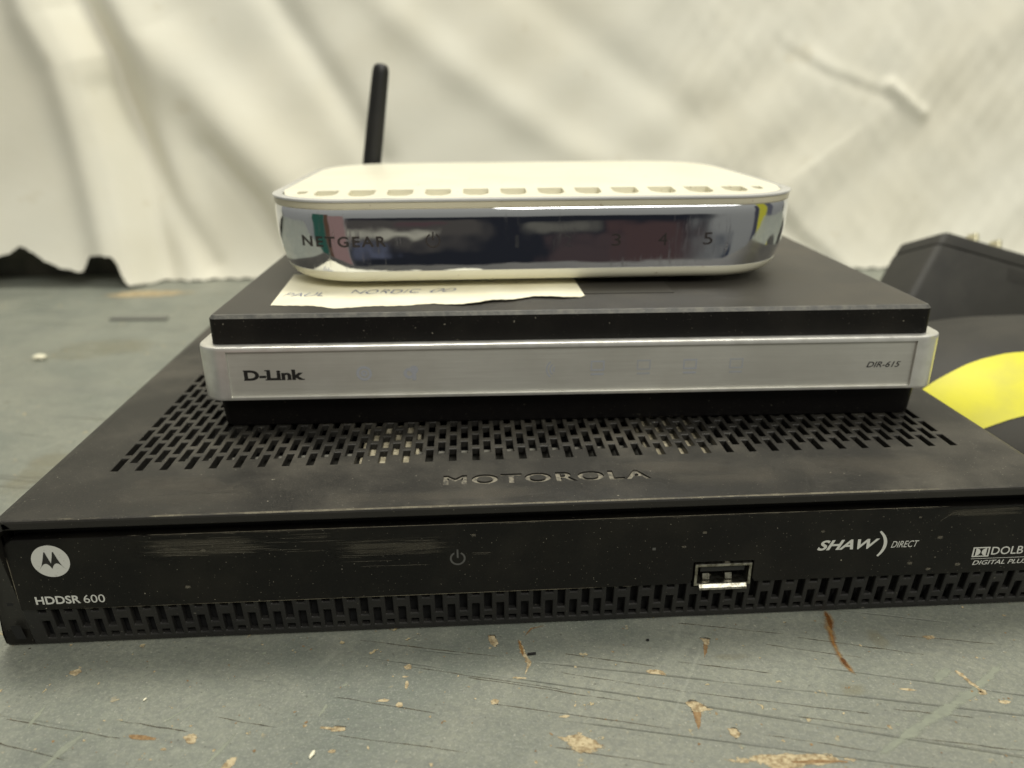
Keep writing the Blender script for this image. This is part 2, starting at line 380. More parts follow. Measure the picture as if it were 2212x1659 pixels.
streak('rust_stain', [(69.1, -3), (69.0, -5.3), (69.3, -6.8)], [1.6, 2.0, .9], 'rust_dark', .09)
blot('bare_wood_patch', [(-1.6, -21.7), (1.0, -22.3), (3.6, -21.9), (6.4, -23.3), (8.2, -25.3), (5.5, -26.0), (3.4, -27.7), (1.1, -25.1), (-.6, -23.4)], 'bare_wood')
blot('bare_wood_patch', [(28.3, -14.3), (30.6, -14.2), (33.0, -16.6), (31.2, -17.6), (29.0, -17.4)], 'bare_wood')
blot('bare_wood_patch', [(29.3, -17.0), (30.8, -17.4), (30.0, -20.3), (28.9, -22.4), (28.9, -19.5)], 'bare_wood_dark', .05)
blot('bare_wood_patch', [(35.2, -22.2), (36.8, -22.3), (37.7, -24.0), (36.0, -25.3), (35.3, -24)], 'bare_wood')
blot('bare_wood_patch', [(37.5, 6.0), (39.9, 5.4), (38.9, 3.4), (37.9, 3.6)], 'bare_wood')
blot('bare_wood_patch', [(37.9, 4.2), (38.9, 3.8), (37.9, 1), (36.7, -.6), (37.2, 1.8)], 'bare_wood_dark', .05)
blot('bare_wood_patch', [(33.4, -30.0), (38, -29.2), (44, -29.5), (51, -29.8), (57.5, -30.8), (56, -32.6), (48, -32.4), (42, -33.8), (38.5, -32)], 'bare_wood')
streak('bare_wood_patch', [(45, -31.4), (51, -31.6), (56.5, -32.0)], [.7, 1.3, .6], 'bare_wood_dark', .09)
streak('bare_wood_patch', [(93.6, -8.8), (94.3, -12.3), (95.4, -15.8), (94.2, -16.4)], [1.5, 1.8, 3.2, 1.2], 'bare_wood', .08)
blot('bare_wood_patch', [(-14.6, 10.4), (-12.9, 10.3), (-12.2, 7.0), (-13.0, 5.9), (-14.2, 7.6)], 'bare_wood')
streak('bare_wood_patch', [(-6.9, 8.0), (-6.5, 4.0), (-5.6, 1.6), (-5.1, -.2), (-6.4, -3.5)], [.8, 1.9, 1.3, 1.8, .6], 'bare_wood')
streak('rust_stain', [(-7.2, 8.5), (-6.6, 5.2), (-6.3, 2.3)], [1.2, 2.0, 1.2], 'rust_mark', .08)
streak('rust_stain', [(-5.5, 9.5), (-3.6, 12.2), (0, 13.2)], [.5, .9, .4], 'rust_mark', .08)
streak('bare_wood_patch', [(-9.2, -4.4), (-6.0, -4.9)], [.7, .9], 'bare_wood')
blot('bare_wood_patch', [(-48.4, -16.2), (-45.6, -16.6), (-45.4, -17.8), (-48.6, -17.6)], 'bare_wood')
streak('bare_wood_patch', [(-51.0, -16.3), (-48, -16.9), (-45.6, -17.4)], [.9, 1.2, .9], 'bare_wood')
rblot('bare_wood_patch', -111, 3.9, 1.4, 1.1, 'bare_wood'); rblot('bare_wood_patch', -77.5, -17.7, 1.5, 1.6, 'bare_wood')
rblot('bare_wood_patch', -33.6, .4, .9, .9, 'bare_wood'); rblot('bare_wood_patch', -34.2, -2.6, .9, .4, 'bare_wood')
rblot('bare_wood_patch', -33.5, -5.0, .5, 1.6, 'bare_wood'); rblot('bare_wood_patch', -38.5, -9.6, 1.7, .5, 'bare_wood')
rblot('bare_wood_patch', -34.6, -11.0, .7, .8, 'bare_wood'); rblot('bare_wood_patch', -13.6, -11.6, 1.0, .8, 'bare_wood')
rblot('bare_wood_patch', 1.2, -16.7, 1.2, .4, 'bare_wood'); rblot('bare_wood_patch', 24, -4.9, 2.6, .9, 'bare_wood', ang=-.25)
rblot('bare_wood_patch', -47.5, -22.8, .9, .5, 'bare_wood'); rblot('bare_wood_patch', -18, -32.6, .8, 2.1, 'bare_wood', ang=.2)
rblot('bare_wood_patch', -68, -25.4, 1.0, 2.6, 'bare_wood', ang=-.5); rblot('bare_wood_patch', -88, -16.8, 3.2, .7, 'bare_wood_dark', ang=-.24)
rblot('bare_wood_patch', 79, -13.8, 2.6, .5, 'bare_wood', ang=-.2); rblot('bare_wood_patch', 98, -18.8, 1.6, .6, 'bare_wood')
rblot('bare_wood_patch', 94, 2.6, 1.9, 1.0, 'bare_wood'); rblot('bare_wood_patch', -238, 372, 26, 9, 'bare_wood', .08)
def speck_sheet(name, n, mat, rmin, rmax, box_):
    """small scattered paint specks, far too many to count: one part"""
    v, f, fd = [], [], []
    for _ in range(n):
        x, y = random.uniform(box_[0], box_[1]), random.uniform(box_[2], box_[3]); r = rmin + (rmax - rmin) * random.random() ** 3; a0 = random.uniform(0, 3.1); st_ = random.uniform(.35, 1)
        k = len(v); v.append((x, y, .065)); fd.append(1.0)
        for q in range(7):
            a = 2 * math.pi * q / 7; rr = r * random.uniform(.6, 1.3); px, py = rr * math.cos(a), rr * st_ * math.sin(a)
            v.append((x + px * math.cos(a0) - py * math.sin(a0), y + px * math.sin(a0) + py * math.cos(a0), .065)); fd.append(.25)
        f += [(k, k + 1 + q, k + 1 + (q + 1) % 7) for q in range(7)]
    o = mk(name, [(BG[0] / BG[3] + a, BG[1] / BG[3] + b_, BG[2] / BG[3] + c_) for a, b_, c_ in v], f, mat, table, fade=fd, bg_=True); o['kind'] = 'stuff'; return o
speck_sheet('paint_specks', 230, 'bare_wood', .12, .75, (-125, 125, -36, 14))
speck_sheet('paint_specks', 240, 'pale_scuff', .15, .9, (-125, 125, -36, 14))
speck_sheet('dirt_specks', 260, 'bare_wood_dark', .08, .45, (-125, 125, -36, 14))
speck_sheet('paint_specks', 200, 'pale_scuff', .4, 2.4, (-330, -125, 0, 330))
speck_sheet('dirt_specks', 120, 'crack_and_shade_dark', .4, 1.6, (-330, -125, 0, 330))
streak('pale_scuff', [(106, -7.0), (94.5, -14.7), (84, -20.1), (74, -25.1), (62, -31.6)], [2.4, 4.2, 4.4, 4.6, 2.6], 'pale_scuff')
streak('pale_scuff', [(92.8, -7.6), (86.4, -12.2)], [3.6, 3.0], 'pale_scuff')
streak('pale_scuff', [(-112.6, -5.8), (-113.0, -9.2), (-113.3, -12.6)], [1.2, 2.6, 1.5], 'pale_scuff')
streak('pale_scuff', [(-100.5, -14.6), (-102.8, -19.0), (-105.5, -25)], [2.2, 3.4, 2.4], 'pale_scuff')
streak('pale_scuff', [(-68.4, -16.6), (-70.4, -21), (-72.6, -25.6)], [1.2, 2.0, 1.0], 'pale_scuff')
streak('pale_scuff', [(-80, -8), (-85, -13)], [.8, 1.0], 'pale_scuff')
streak('pale_scuff', [(-52, -13.5), (-50.5, -9.8)], [1.2, 1.8], 'pale_scuff')
for x, y, rx, ry in ((44, -.9, 6, 1.6), (66.5, -13.2, 3.6, 2.6), (81, 2, 3, 4), (-174, 111, 9, 26), (-150, 190, 30, 20), (-215, 250, 40, 20), (-100, -28, 9, 4)):
    rblot('ochre_stain', x, y, rx, ry, 'ochre_stain', .04, 11)
for a_, b_ in (((-120.7, -9.4), (-91, -17.0)), ((-94.8, -11.7), (-78.5, -15.8)), ((-46, 10.6), (-10.4, 2.2)), ((-34.6, 1.1), (2.5, -9.1)), ((-49.6, -7.8), (-26.6, -13.9)),
               ((-14.6, -12), (25, -22)), ((-47.9, -18.6), (-19.8, -24.8)), ((-2, -24.7), (22.5, -31)), ((29.8, -1.8), (51.3, -7)), ((28.8, -11), (68, -20.4)), ((50.2, -19.7), (68.6, -24.3)),
               ((51.8, 3.1), (75.8, -3.9)), ((61.5, 4.8), (89, -3.2)), ((42, -24.3), (64.5, -30.2)), ((72.8, -19.2), (89.3, -22.7)), ((33.5, 11.9), (59.7, 6)),
               ((0, -3), (30, -11.5)), ((-22, -3), (14, -13)), ((3, 3), (26, -3.5)), ((70, -26.5), (95, -32)), ((-74, -12), (-60, -16)), ((86, 4), (110, -1)), ((-118, -16), (-100, -22))):
    a_, b_ = np.array(a_), np.array(b_); n = 7
    pts = [a_ + (b_ - a_) * i / n + np.random.uniform(-.16, .16, 2) for i in range(n + 1)]
    streak('paint_crack', pts, [random.uniform(.22, .55) for _ in pts], 'crack_and_shade_dark', .045, 3)

# board behind the hem of the sheet
tag(MB().box(-700, 700, 436, 450, -30, 60).build('backboard', 'dark_board', smooth=False, bg_=True), kind='structure')

# ------------------------------------------------------------------ the hanging sheet
def smooth_noise(x, z, fx, fz, seed, ang=0.):
    rs = np.random.RandomState(seed); s = 0; ca, sa = math.cos(ang), math.sin(ang); u, w = x * ca + z * sa, -x * sa + z * ca
    for _ in range(14):
        s = s + math.sin(0) + np.sin(u * fx * rs.uniform(.4, 1.6) * rs.choice([-1, 1]) + w * fz * rs.uniform(.4, 1.6) + rs.uniform(0, 6.28))
    return s / 14 ** .5
def seg_dist(x, z, pts):
    """signed distance to a polyline (positive to its right when walking down it)"""
    best = np.full(x.shape, 1e9); sg = np.zeros(x.shape); al = np.zeros(x.shape); acc = 0
    for (a, c_), (b_, d_) in zip(pts[:-1], pts[1:]):
        ex, ez = b_ - a, d_ - c_; L2 = ex * ex + ez * ez; t = ((x - a) * ex + (z - c_) * ez) / L2; tc_ = np.clip(t, 0, 1)
        dx_, dz_ = x - a - tc_ * ex, z - c_ - tc_ * ez; d = np.hypot(dx_, dz_); cr = -(ex * dz_ - ez * dx_)
        msk = d < best; best = np.where(msk, d, best); sg = np.where(msk, np.sign(cr), sg); al = np.where(msk, acc + tc_, al); acc += 1
    return best * sg, al / acc
sst = lambda t: (lambda q: q * q * (3 - 2 * q))(np.clip(t, 0, 1))
hem = [(-600, 14), (-345, 20), (-334, 24), (-325, 29), (-318, 23), (-305, 15), (-291, 11), (-283, 11), (-281, 22), (-262, 22), (-256, 3), (-250, .8), (-240, .3), (700, .3)]
nx, nz = 520, 260
X = np.linspace(-600, 600, nx)[:, None] * np.ones((1, nz)); tz = (np.linspace(0, 1, nz) ** 1.15)[None, :] * np.ones((nx, 1))
hz = np.interp(X[:, 0], [p[0] for p in hem], [p[1] for p in hem])[:, None]
hz[:, 0] = np.convolve(np.pad(hz[:, 0], 1, 'edge'), (.25, .5, .25), 'valid')
hz = hz + (np.sin(X * .55) * .5 + np.sin(X * 1.3) * .3 + .8)
Z = hz + tz * (520 - hz)
D = np.zeros_like(X)                                       # towards the camera
d1, a1 = seg_dist(X, Z, [(-318, 300), (-289, 180), (-274, 149), (-263, 91), (-254, 30), (-250, 0)])
D -= 23 * (1 - sst((d1 + 18) / 22)); D += 7 * np.exp(-((d1 - 14) / 12) ** 2)
D += 6 * np.exp(-((d1 + 34) / 14) ** 2)
d2, a2 = seg_dist(X, Z, [(-262, 230), (-240, 165), (-192, 113), (-150, 68), (-120, 20)]); D += 11 * np.exp(-(d2 / 22) ** 2)
d3, a3 = seg_dist(X, Z, [(-262, 130), (-240, 85), (-225, 50), (-205, 10)]); D -= 4.5 * np.exp(-(d3 / 9) ** 2)
d3, a3 = seg_dist(X, Z, [(-200, 90), (-170, 55), (-150, 20)]); D -= 3 * np.exp(-(d3 / 8) ** 2)
d5, a5 = seg_dist(X, Z, [(-160, 210), (-142, 180), (-107, 127), (-80, 80)]); D -= 4.5 * np.exp(-(d5 / 11) ** 2)
d4, a4 = seg_dist(X, Z, [(-90, 210), (-68, 180), (-18, 140), (59, 88), (110, 60)]); D += 3 * np.exp(-(d4 / 14) ** 2)
d4, a4 = seg_dist(X, Z, [(20, 200), (90, 150), (150, 110)]); D -= 2 * np.exp(-(d4 / 14) ** 2)
d6, a6 = seg_dist(X, Z, [(205, 172), (222, 158), (249, 142.5), (290, 128), (306, 122)]); D += .7 * np.exp(-((d6 + 2) / 4.2) ** 2) * sst(a6 * 2.2) - .6 * np.exp(-((d6 - 5) / 4) ** 2) * sst(a6 * 2.2) * sst((1 - a6) * 4)
d7, a7 = seg_dist(X, Z, [(298, 131), (310, 120), (323, 111)]); D += 2.8 * np.exp(-(d7 / 4.4) ** 2)
d8, a8 = seg_dist(X, Z, [(196, 80), (209, 55), (235, 26), (275, -5)]); D += 4.5 * (1 - sst((d8 + 6) / 13)) * np.exp(-(np.maximum(-d8, 0) / 60) ** 2) * sst(a8 * 2.5)
D += 1.5 * smooth_noise(X, Z, .030, .012, 3, -.9) * (1 - .45 * sst((X + 20) / 160)) + .5 * smooth_noise(X, Z, .075, .03, 5, -.7) + .42 * smooth_noise(X, Z, .12, .10, 8) * sst((X - 20) / 150)
D += .14 * smooth_noise(X, Z, .3, .22, 11) * sst((X - 60) / 150)
D += 9 * np.exp(-((X - 420) / 90) ** 2)
Y = 392 + .20 * Z - D - 6 * np.exp(-Z / 14)
v = np.stack([X, Y, Z], -1).reshape(-1, 3)
f = [(i * nz + j, (i + 1) * nz + j, (i + 1) * nz + j + 1, i * nz + j + 1) for i in range(nx - 1) for j in range(nz - 1)]
sheet = mk('hanging_sheet', v.tolist(), f, 'cloth', angle=180, bg_=True)
tag(sheet, 'creased off-white cloth sheet hanging behind the stack of devices', 'sheet')

# ------------------------------------------------------------------ satellite receiver (bottom of the stack)
HM = 43.0
box = empty('set_top_box', (0, 0, 0))
tag(box, 'large dusty black receiver box with slotted lid, bottom of the stack', 'set-top box')
PX = 5.685; SW = 1.7
def col_edges(phase, n, first_half=0):
    return [phase + k * PX / 2 for k in range(n)]
cols = [(-101.65 + k * PX / 2, k % 2) for k in range(73)]
xs = [-115.5] + [q for c_, _ in cols for q in (c_ - SW / 2, c_ + SW / 2)] + [115.5]
A0, PY, SL = 21.7, 8.4, 6.5
us = sorted({5.6, 18.0} | {round(A0 + k * PY + d, 3) for k in range(9) for d in (0, SL)} | {round(A0 + 4.2 + k * PY + d, 3) for k in range(8) for d in (0, SL)} | {110., 185.})
us = [u for u in us if u >= 18.0]
def in_slot(par, u):
    t = u - A0 - (4.2 if par else 0)
    return t > 0 and t < (9 if not par else 8) * PY and (t % PY) < SL
solid = [[not (i % 2 == 1 and in_slot(cols[(i - 1) // 2][1], (us[j] + us[j + 1]) / 2)) for j in range(len(us) - 1)] for i in range(len(xs) - 1)]
gv, gf = cells_plate(xs, us, solid, (0, 0, HM), (0, 1, 0), (0, 0, 1), 1.6)
grille = mk('slotted_lid', gv, gf, 'lid_black', box, smooth=False); bevel(grille, .2, 2); grille.modifiers[0].limit_method = 'WEIGHT'
bw = grille.data.attributes.new('bevel_weight_edge', 'FLOAT', 'EDGE'); gco = grille.data.vertices
wts = []
for e in grille.data.edges:
    p_, q_ = gco[e.vertices[0]].co / M_, gco[e.vertices[1]].co / M_; xi, yi = (p_.x + q_.x) / 2, (p_.y + q_.y) / 2; w_ = 0.
    if p_.z > HM - .1 and q_.z > HM - .1 and 20 < yi < 110 and abs(xi) < 106:
        ix = abs(((xi + 101.65) / (PX / 2) + .5) % 1 - .5) * PX / 2
        par = int(round((xi + 101.65) / (PX / 2))) % 2
        if abs(p_.x - q_.x) < .01: w_ = 1. if (abs(ix - SW / 2) < .02 and in_slot(par, yi)) else 0.
        else: w_ = 1. if (ix < .3 and in_slot(par, yi + .1) != in_slot(par, yi - .1)) else 0.
    wts.append(w_)
bw.data.foreach_set('value', wts)
# front part of the lid: lip, and the sunk maker's name cut into it
lipm = MB()
prof = [(5.0, 39.0), (5.0, 40.75), (.35, 40.75), (0, 41.1), (0, 42.45), (.16, 42.84), (.55, 43.0), (8.0, 43.0), (8.0, 41.4), (7.0, 41.4), (7.0, 39.0)]
lipm.loft([[(x, y, z) for y, z in prof] for x in (-115.5, 115.5)])
lip = lipm.build('lid_lip', 'lid_black', box, smooth=False)
NOFF = -.24
def pierced_strip(body, x0, x1, y0, y1, X0, X1, Y0, Y1, ztop, depth):
    """a flat strip with the letters of body sunk into it"""
    c = bpy.data.curves.new('letters', 'FONT'); c.body = body; c.size = 1; c.space_character = 1.15; c.resolution_u = 4
    o = bpy.data.objects.new('letters', c); COL.objects.link(o); dg = bpy.context.evaluated_depsgraph_get()
    cu = o.to_curve(dg).copy(); P = np.array([p.co[:] for sp in cu.splines for p in (sp.bezier_points if sp.type == 'BEZIER' else sp.points)])[:, :2]
    me0 = bpy.data.meshes.new_from_object(o.evaluated_get(dg)); vv = np.array([p.co[:] for p in me0.vertices]); lo, hi = vv.min(0), vv.max(0)
    fx = lambda x: (x0 + (x - lo[0]) / (hi[0] - lo[0]) * (x1 - x0)); fy = lambda y: (y0 + (y - lo[1]) / (hi[1] - lo[1]) * (y1 - y0))
    nc_ = bpy.data.curves.new('strip', 'CURVE'); nc_.dimensions = '2D'; nc_.fill_mode = 'FRONT'; nc_.resolution_u = 4
    sp = nc_.splines.new('POLY'); sp.points.add(3); sp.use_cyclic_u = True
    for p, q in zip(sp.points, ((X0 + NOFF, Y0 + NOFF), (X1 - NOFF, Y0 + NOFF), (X1 - NOFF, Y1 - NOFF), (X0 + NOFF, Y1 - NOFF))): p.co = (*q, 0, 1)
    for so in cu.splines:
        n_ = nc_.splines.new('BEZIER'); n_.bezier_points.add(len(so.bezier_points) - 1); n_.use_cyclic_u = True; n_.resolution_u = 4
        for a, b_ in zip(n_.bezier_points, so.bezier_points):
            a.handle_left_type = a.handle_right_type = 'FREE'
            a.co = (fx(b_.co[0]), fy(b_.co[1]), 0); a.handle_left = (fx(b_.handle_left[0]), fy(b_.handle_left[1]), 0); a.handle_right = (fx(b_.handle_right[0]), fy(b_.handle_right[1]), 0)
    nc_.offset = NOFF
    so_ = bpy.data.objects.new('strip', nc_); COL.objects.link(so_); dg = bpy.context.evaluated_depsgraph_get(); dg.update()
    me = bpy.data.meshes.new_from_object(so_.evaluated_get(dg)); bm = bmesh.new(); bm.from_mesh(me); bmesh.ops.remove_doubles(bm, verts=bm.verts, dist=.004)
    top = list(bm.faces); r_ = bmesh.ops.extrude_face_region(bm, geom=top)
    dn = [g for g in r_['geom'] if isinstance(g, bmesh.types.BMVert)]
    for g in dn: g.co.z = -depth
    bm.verts.index_update(); V = [(p.co.x, p.co.y, ztop + p.co.z) for p in bm.verts]; F = [tuple(q.index for q in fc.verts) for fc in bm.faces]; bm.free()
    for t in (o, so_): bpy.data.objects.remove(t)
    return V, F
sv, sf = pierced_strip('MOTOROLA', -23.8, 23.3, 9.9, 13.9, -115.5, 115.5, 8.0, 18.0, HM, .4)
stripe = mk('lid_name_strip', sv, sf, 'lid_black', box, smooth=False)
MB().add([(-115, 8.05, HM - .4), (115, 8.05, HM - .4), (115, 17.9, HM - .4), (-115, 17.9, HM - .4)], [(0, 1, 2, 3)]).build('recess_floor', 'recess_grey', box, smooth=False)
# rounded sides with their walls, running down to the feet
for s in (-1, 1):
    R4 = 4.0; sec = [(115.5, 43.0)] + [(115.5 + R4 * math.sin(a), 39.0 + R4 * math.cos(a)) for a in np.linspace(0, math.pi / 2, 8)[1:]]
    outer = sec + [(121, 30), (122.3, 23), (123.3, 17.5), (124.1, 12), (124.5, 9.2), (124.2, 8.2)]
    inner = [(118.1, 8.2), (118.1, 39)] + [(x - 1.7, z - 1.7) for x, z in sec[-2::-1]]
    pol = outer + inner
    def ystart(z): return (0 if z > 37 else 2.9) + (0 if z > 15 else (15 - z) ** 1.3 * .12)
    fr = [(s * x, ystart(z), z) for x, z in pol]; bk = [(s * x, 185, z) for x, z in pol]
    mbw = MB(); n = len(pol); mbw.add(fr + bk, [(i, (i + 1) % n, (i + 1) % n + n, i + n) for i in range(n)] + [tuple(range(n))])
    mbw.build('side_wall', 'lid_black', box)
    CH = [(118.1, 39), (119.3, 39.6), (121, 30), (122.3, 23), (123.3, 17.5), (124.1, 12), (124.4, 9.0), (118.1, 9.0)]
    MB().loft([[(s * x, max(ystart(z), 2.9) - .3, z) for x, z in CH], [(s * x, max(ystart(z), 2.9) + .4, z) for x, z in CH]]).build('front_cheek', 'panel_black', box, smooth=False)
    for zc, hh_ in ((23, 5.5), (12.6, 4.4)): MB().add([(s * (119.6 if zc > 20 else 119.4), ystart(zc - hh_ / 2) - .36, zc - hh_ / 2), (s * (120.9 if zc > 20 else 121.6), ystart(zc - hh_ / 2) - .36, zc - hh_ / 2), (s * (120.7 if zc > 20 else 121.6), ystart(zc + hh_ / 2) - .36, zc + hh_ / 2), (s * (119.5 if zc > 20 else 119.4), ystart(zc + hh_ / 2) - .36, zc + hh_ / 2)], [(0, 1, 2, 3)]).build('cheek_slot', 'inner_dark', box, smooth=False)
    bevel(MB().loft([[(s * 124.3, 5.4, 7.82), (s * 124.3, 16, 7.82), (s * 118.6, 16, 7.82), (s * 118.6, 5.4, 7.82)], [(s * 124.4, 4.6, 9.4), (s * 124.4, 16, 9.4), (s * 118.3, 16, 9.4), (s * 118.3, 4.6, 9.4)]]).build('foot', 'grille_black', box, smooth=False), .4)
# gap behind lip, back, underside
MB().box(-117.4, 117.4, 6.0, 7.0, 9.5, 39.5).build('inner_wall', 'inner_dark', box, smooth=False)
MB().box(-117.4, 117.4, 8, 184.5, 9.0, 9.8).build('bottom_plate', 'inner_dark', box, smooth=False)
MB().box(-117.2, 117.2, 8, 183, 33.0, 34.0).build('circuit_board', 'inner_dark', box, smooth=False)
MB().box(-117.4, 117.4, 183.4, 184.6, 2.2, 41).build('back_panel', 'panel_black', box, smooth=False)
for x0, x1, y0, y1, z in ((-45.2, -30.6, 18, 47, 41.35), (26.6, 43.4, 18, 60, 41.35), (-15.6, -13.2, 18, 28.6, 41.3)):
    bevel(MB().box(x0, x1, y0, y1, 34, z).build('pale_component', 'pale_component', box, smooth=False), .6, 2)
MB().box(-104, 47, 30.1, 31.3, 37.5, 40.9).build('inner_bar', 'grey_bar', box, smooth=False)
# front plate with rounded upper corners and the opening for the socket
PZ0, PZ1, PY0 = 19.1, 37.3, 2.0
pol = [(-117.9, PZ0), (32.2, PZ0), (32.9, 20.2), (32.9, 24.9), (46.9, 24.9), (46.9, 20.2), (47.6, PZ0), (117.9, PZ0), (117.9, 34.6)]
pol += [(115.2 + 2.7 * math.cos(a), 34.6 + 2.7 * math.sin(a)) for a in np.linspace(0, math.pi / 2, 7)[1:]] + [(-115.2 - 2.7 * math.sin(a), 34.6 + 2.7 * math.cos(a)) for a in np.linspace(0, math.pi / 2, 7)]
plate = MB().prism(pol, PY0, PY0 + 2.6).build('front_plate', 'panel_black', box, smooth=False)
bevel(plate, .22, 2, 50)
# perforated lower front, leaning back
u0, u1 = np.array([2.6, 19.0]), np.array([3.9, 8.9]); Ul = np.linalg.norm(u1 - u0); Ud = (u1 - u0) / Ul
cols2 = [(79.3 - 34 * PX + k * PX / 2, k % 2) for k in range(83)]
cols2 = [(c_, q) for c_, q in cols2 if abs(c_) < 116.6]
xs2 = [-118.2] + [q for c_, _ in cols2 for q in (c_ - SW / 2, c_ + SW / 2)] + [118.2]
segA, segB = ((-.02, .13), (.37, .88)), ((-.02, .58), (.75, .88))
us2 = sorted({0, .13, .37, .88, .58, .75, 1.0})
solid2 = [[not (i % 2 == 1 and any(a < (us2[j] + us2[j + 1]) / 2 < b_ for a, b_ in (segA if cols2[(i - 1) // 2][1] == 0 else segB))) for j in range(len(us2) - 1)] for i in range(len(xs2) - 1)]
gv, gf = cells_plate(xs2, [q * Ul for q in us2], solid2, (0, u0[0], u0[1]), (0, Ud[0], Ud[1]), (0, Ud[1], -Ud[0]), 1.5)
g2 = mk('lower_grille', gv, gf, 'grille_black', box, smooth=False); bevel(g2, .28, 2, 60)
MB().box(-118.2, 118.2, 4.1, 5.7, 8.5, 9.0).build('lower_edge', 'grille_black', box, smooth=False)
# socket
usb = MB()
o_, i_ = [(33.2, 18.7), (46.5, 18.7), (46.5, 24.5), (33.2, 24.5)], [(33.9, 19.3), (45.8, 19.3), (45.8, 23.8), (33.9, 23.8)]
v = [(x, 1.7, z) for x, z in o_] + [(x, 1.7, z) for x, z in i_] + [(x, 9, z) for x, z in o_] + [(x, 9, z) for x, z in i_]
f = []
for k in range(4):
    j = (k + 1) % 4; f += [(k, j, j + 4, k + 4), (k + 4, j + 4, j + 12, k + 12), (j, k, k + 8, j + 8)]
port = bevel(usb.add(v, f).build('usb_socket', 'steel', box, smooth=False), .12, 2)
MB().box(33.9, 45.8, 8.2, 8.9, 19.3, 23.8).build('socket_back', 'inner_dark', port, smooth=False)
bevel(MB().box(34.7, 45.2, 2.6, 8.2, 21.9, 23.2).build('tongue', 'antenna_black', port, smooth=False), .15)
for x0 in (35.6, 40.9): MB().loft([[(x0, 3.0, 19.5), (x0 + 1.6, 3.0, 19.5), (x0 + 1.6, 3.4, 20.9), (x0, 3.4, 20.9)], [(x0, 7, 19.5), (x0 + 1.6, 7, 19.5), (x0 + 1.6, 6, 21.2), (x0, 6, 21.2)]]).build('contact_spring', 'steel', port)
bevel(MB().loft([[(34.3, .9, 18.0), (45.6, .9, 18.0), (45.6, 1.7, 18.7), (34.3, 1.7, 18.7)], [(34.3, 1.1, 18.5), (45.6, 1.1, 18.5), (45.6, 1.9, 19.3), (34.3, 1.9, 19.3)]]).build('socket_lip', 'steel', port, smooth=False), .1)
# dust and scuffs on the receiver
def grid_mark(name, fn, nu, nv, mat, parent, zero=()):
    """a thin film of dust over a surface; fn(u, v) gives the point, the film fades to its edges"""
    v, fd = [], []
    for i in range(nu + 1):
        for j in range(nv + 1):
            u, w = i / nu, j / nv; v.append(fn(u, w)); e1 = min(1, min(u, 1 - u) * 4); e2 = 1 if nv == 1 else min(1, min(w, 1 - w) * 3)
            fd.append(e1 * e2)
    f = [(i * (nv + 1) + j, (i + 1) * (nv + 1) + j, (i + 1) * (nv + 1) + j + 1, i * (nv + 1) + j + 1) for i in range(nu) for j in range(nv)]
    return mk(name, v, f, mat, parent, smooth=False, fade=fd)
for x0, x1, z0, z1 in ((-92, -60, 30.8, 37.0), (-50, -20, 29.5, 35), (88, 112, 34.5, 37.1)):
    grid_mark('dust_film', lambda u, w: (x0 + (x1 - x0) * u, PY0 - .02, z0 + (z1 - z0) * w), 12, 8, 'dust_scratch', plate)
rs = random.Random(4)
for k in range(30):                                          # fine wipe scratches
    xa, za, ln = rs.uniform(-92, -56), rs.uniform(31.5, 36.4), rs.uniform(5, 17); sl = rs.uniform(-.03, .01)
    if k > 21: xa, za = rs.uniform(-50, -10), rs.uniform(27, 34)
    grid_mark('dust_scratch', lambda u, w: (xa + ln * u, PY0 - .03, za + sl * ln * u + (w - .5) * .22), 10, 2, 'dust_line', plate)
for k in range(16):
    xa, za, r_ = rs.uniform(-100, 105), rs.uniform(20.5, 36), rs.uniform(.3, .8)
    grid_mark('dust_spot', lambda u, w: (xa + (u - .5) * 2.2 * r_, PY0 - .03, za + (w - .5) * 1.6 * r_), 5, 5, 'dust_line', plate)
grid_mark('scratch', lambda u, w: (88.5 + 5 * u, PY0 - .03, 32.6 + 4 * u ** .8 + (w - .5) * .3), 12, 2, 'dust_line', plate)
for x0, x1, y0, y1 in ((-105, -60, 1, 17), (-60, 10, 1, 9), (20, 60, 2, 18), (48, 105, 4, 20), (-100, -70, 9, 20), (10, 50, 10, 20)):
    grid_mark('dust_film', lambda u, w: (x0 + (x1 - x0) * u, y0 + (y1 - y0) * w, HM + .03), 12, 8, 'dust_smudge', box)
grid_mark('worn_edge', lambda u, w: (-115 + 230 * u, .10 + .62 * w, 42.80 + .24 * min(1, w * 1.6)), 60, 3, 'dust_edge', box)
grid_mark('worn_edge', lambda u, w: (-115 + 230 * u, PY0 - .03 + .35 * w, 37.08 + .26 * min(1, w * 1.5)), 60, 3, 'dust_edge', box)
grid_mark('worn_edge', lambda u, w: (-117.85 + .22 * w, PY0 - .03, 19.2 + 15.2 * u), 20, 3, 'dust_edge', box)
grid_mark('worn_edge', lambda u, w: (-117 + 149 * u, PY0 - .03, 19.12 + .2 * w), 60, 3, 'dust_edge', box)
